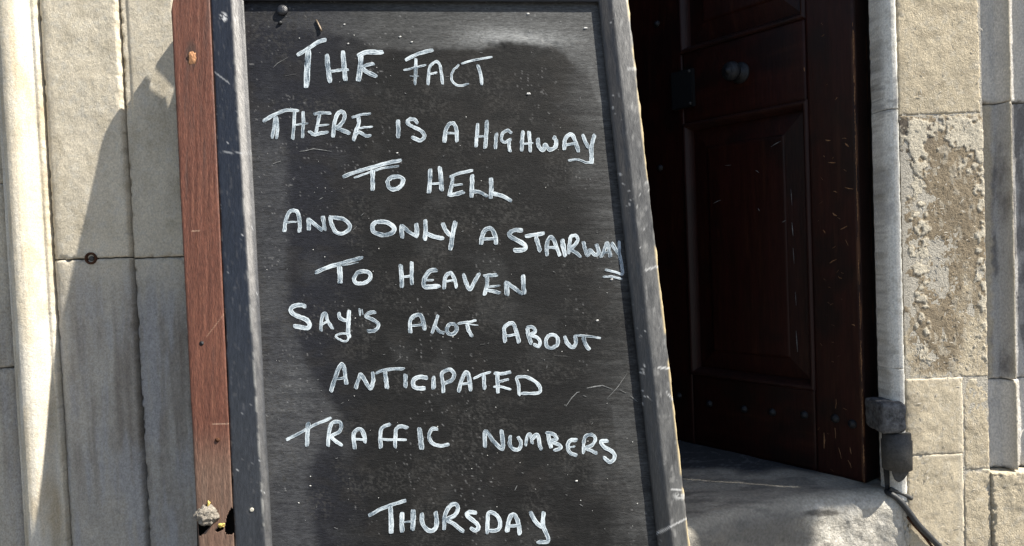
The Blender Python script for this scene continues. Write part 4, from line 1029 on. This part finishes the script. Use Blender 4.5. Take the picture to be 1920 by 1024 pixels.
def timber():
    us = np.linspace(0, 1, 46); nr = 1000
    top = np.interp(us, [0, .06, .30, .86, 1.0], [22, 0, -19, -65, -62])
    t = np.linspace(0, 1, nr)[:, None]
    ys = top[None, :]+(yb+20-top[None, :])*t
    xl = lin(320, 372, ys)+(fbm(ys*.01, ys*0, 513, 3)-.5)*2; xr = lin(393.5, 439.5, ys)
    xs_ = xl+(xr-xl)*us[None, :]
    dep = TF+(fbm(xs_*.2, ys*.012, 515, 4)-.5)*.0010-ss(2.5, 0, np.minimum(xs_-xl, xr-xs_))*.001
    def place(xs_, ys, dep):
        d = ray(xs_, ys); return CAM+d*(((BP-CAM)@bn+dep)/(d@bn))[..., None]
    P = place(xs_, ys, dep); B = place(xs_, ys, -.0025-.0175*ss(20, 150, ys))
    T = tf_tim(xs_, ys, dep)
    fcs = gridfaces(nr, 46); cx = xs_.ravel()[fcs].mean(1); cy = ys.ravel()[fcs].mean(1)
    inside = np.zeros(len(fcs), bool)
    for h in holes_and_shadow: inside |= inpoly(cx, cy, h)
    front = fcs[~inside]; N0 = P.shape[0]*P.shape[1]
    backf = fcs[~inside][:, ::-1]+N0
    # boundary edges of the front sheet get side walls
    e = np.concatenate([front[:, [0, 1]], front[:, [1, 2]], front[:, [2, 3]], front[:, [3, 0]]])
    key = np.sort(e, 1); k1 = key[:, 0].astype(np.int64)*10**7+key[:, 1]; u_, idx, cnt = np.unique(k1, return_index=True, return_counts=True)
    be = e[idx[cnt == 1]]
    side = np.stack([be[:, 1], be[:, 0], be[:, 0]+N0, be[:, 1]+N0], -1)
    V = np.concatenate([P.reshape(-1, 3), B.reshape(-1, 3)]); TT = np.concatenate([T.reshape(-1, 3), T.reshape(-1, 3)*.6])
    o = mesh('plank_body', V, np.concatenate([front, backf, side]), M_timber, TM, tint=TT, smooth=False)
    return o
TB = timber()
# splintered knot
def lump(name, c, r, mat, parent, amp=.45, sub=3, freq=2.2, seed=0, kind=None):
    bm = bmesh.new(); bmesh.ops.create_icosphere(bm, subdivisions=sub, radius=1)
    for v in bm.verts:
        q = v.co.copy(); f = 1+amp*mnoise.noise(q*freq+Vector((seed, 0, 0)))+amp*.5*mnoise.noise(q*freq*3+Vector((0, seed, 0)))
        v.co = Vector(c)+Vector((q.x*r[0], q.y*r[1], q.z*r[2]))*f
    return fin(name, bm, mat, parent, smooth=True)
lump('splintered_knot', bh(360, 113, TF), (.0062, .0016, .0125), mat_plain('torn_pale_wood', (.30, .155, .08), .85, .2, 0, .7, 260, .002, (1, 1, .3)), TB, amp=.7, seed=4)
lathe('nail_hole', bh(378, 644, TF), bn, [(.0035, .0003), (.0028, -.001), (.0015, -.0015)], M_iron, TB, 10)
lump('bark_chip', bh(408, 825, TF), (.0036, .0025, .0030), M_rust, TB, seed=9)
# black backing behind the plank's holes
prism('hole_shadow_backing', ([bh(a, b, -.024) for a, b in [(368, 930), (442, 930), (444, 1030), (370, 1030)]], [bh(a, b, -.0215) for a, b in [(368, 930), (442, 930), (444, 1030), (370, 1030)]]), M_dark, TB)
wad = lump('mortar_lump', bh(387, 967, TF+.003), (.0150, .009, .0135), mat_plain('pale_crumbly_mortar', (.25, .225, .19), .95, .1, 0, .6, 260, .0032), None, amp=.38, sub=4, seed=12)
tag(wad, 'pale crumbly lump of mortar stuck to the red plank above a black cut-out for its shadow', 'mortar lump')
lf = lump('dried_leaf', bh(415, 985, TF+.002), (.0040, .0012, .0030), M_leaf, None, amp=1.1, seed=19); tag(lf, 'tiny yellow dried leaf on the red plank beside the black cut-outs', 'leaf')
lf = lump('dried_leaf', bh(391, 945, TF+.002), (.0018, .0015, .0042), M_leaf, None, amp=.8, seed=23); tag(lf, 'small yellow leaf scrap just above the pale mortar lump', 'leaf')
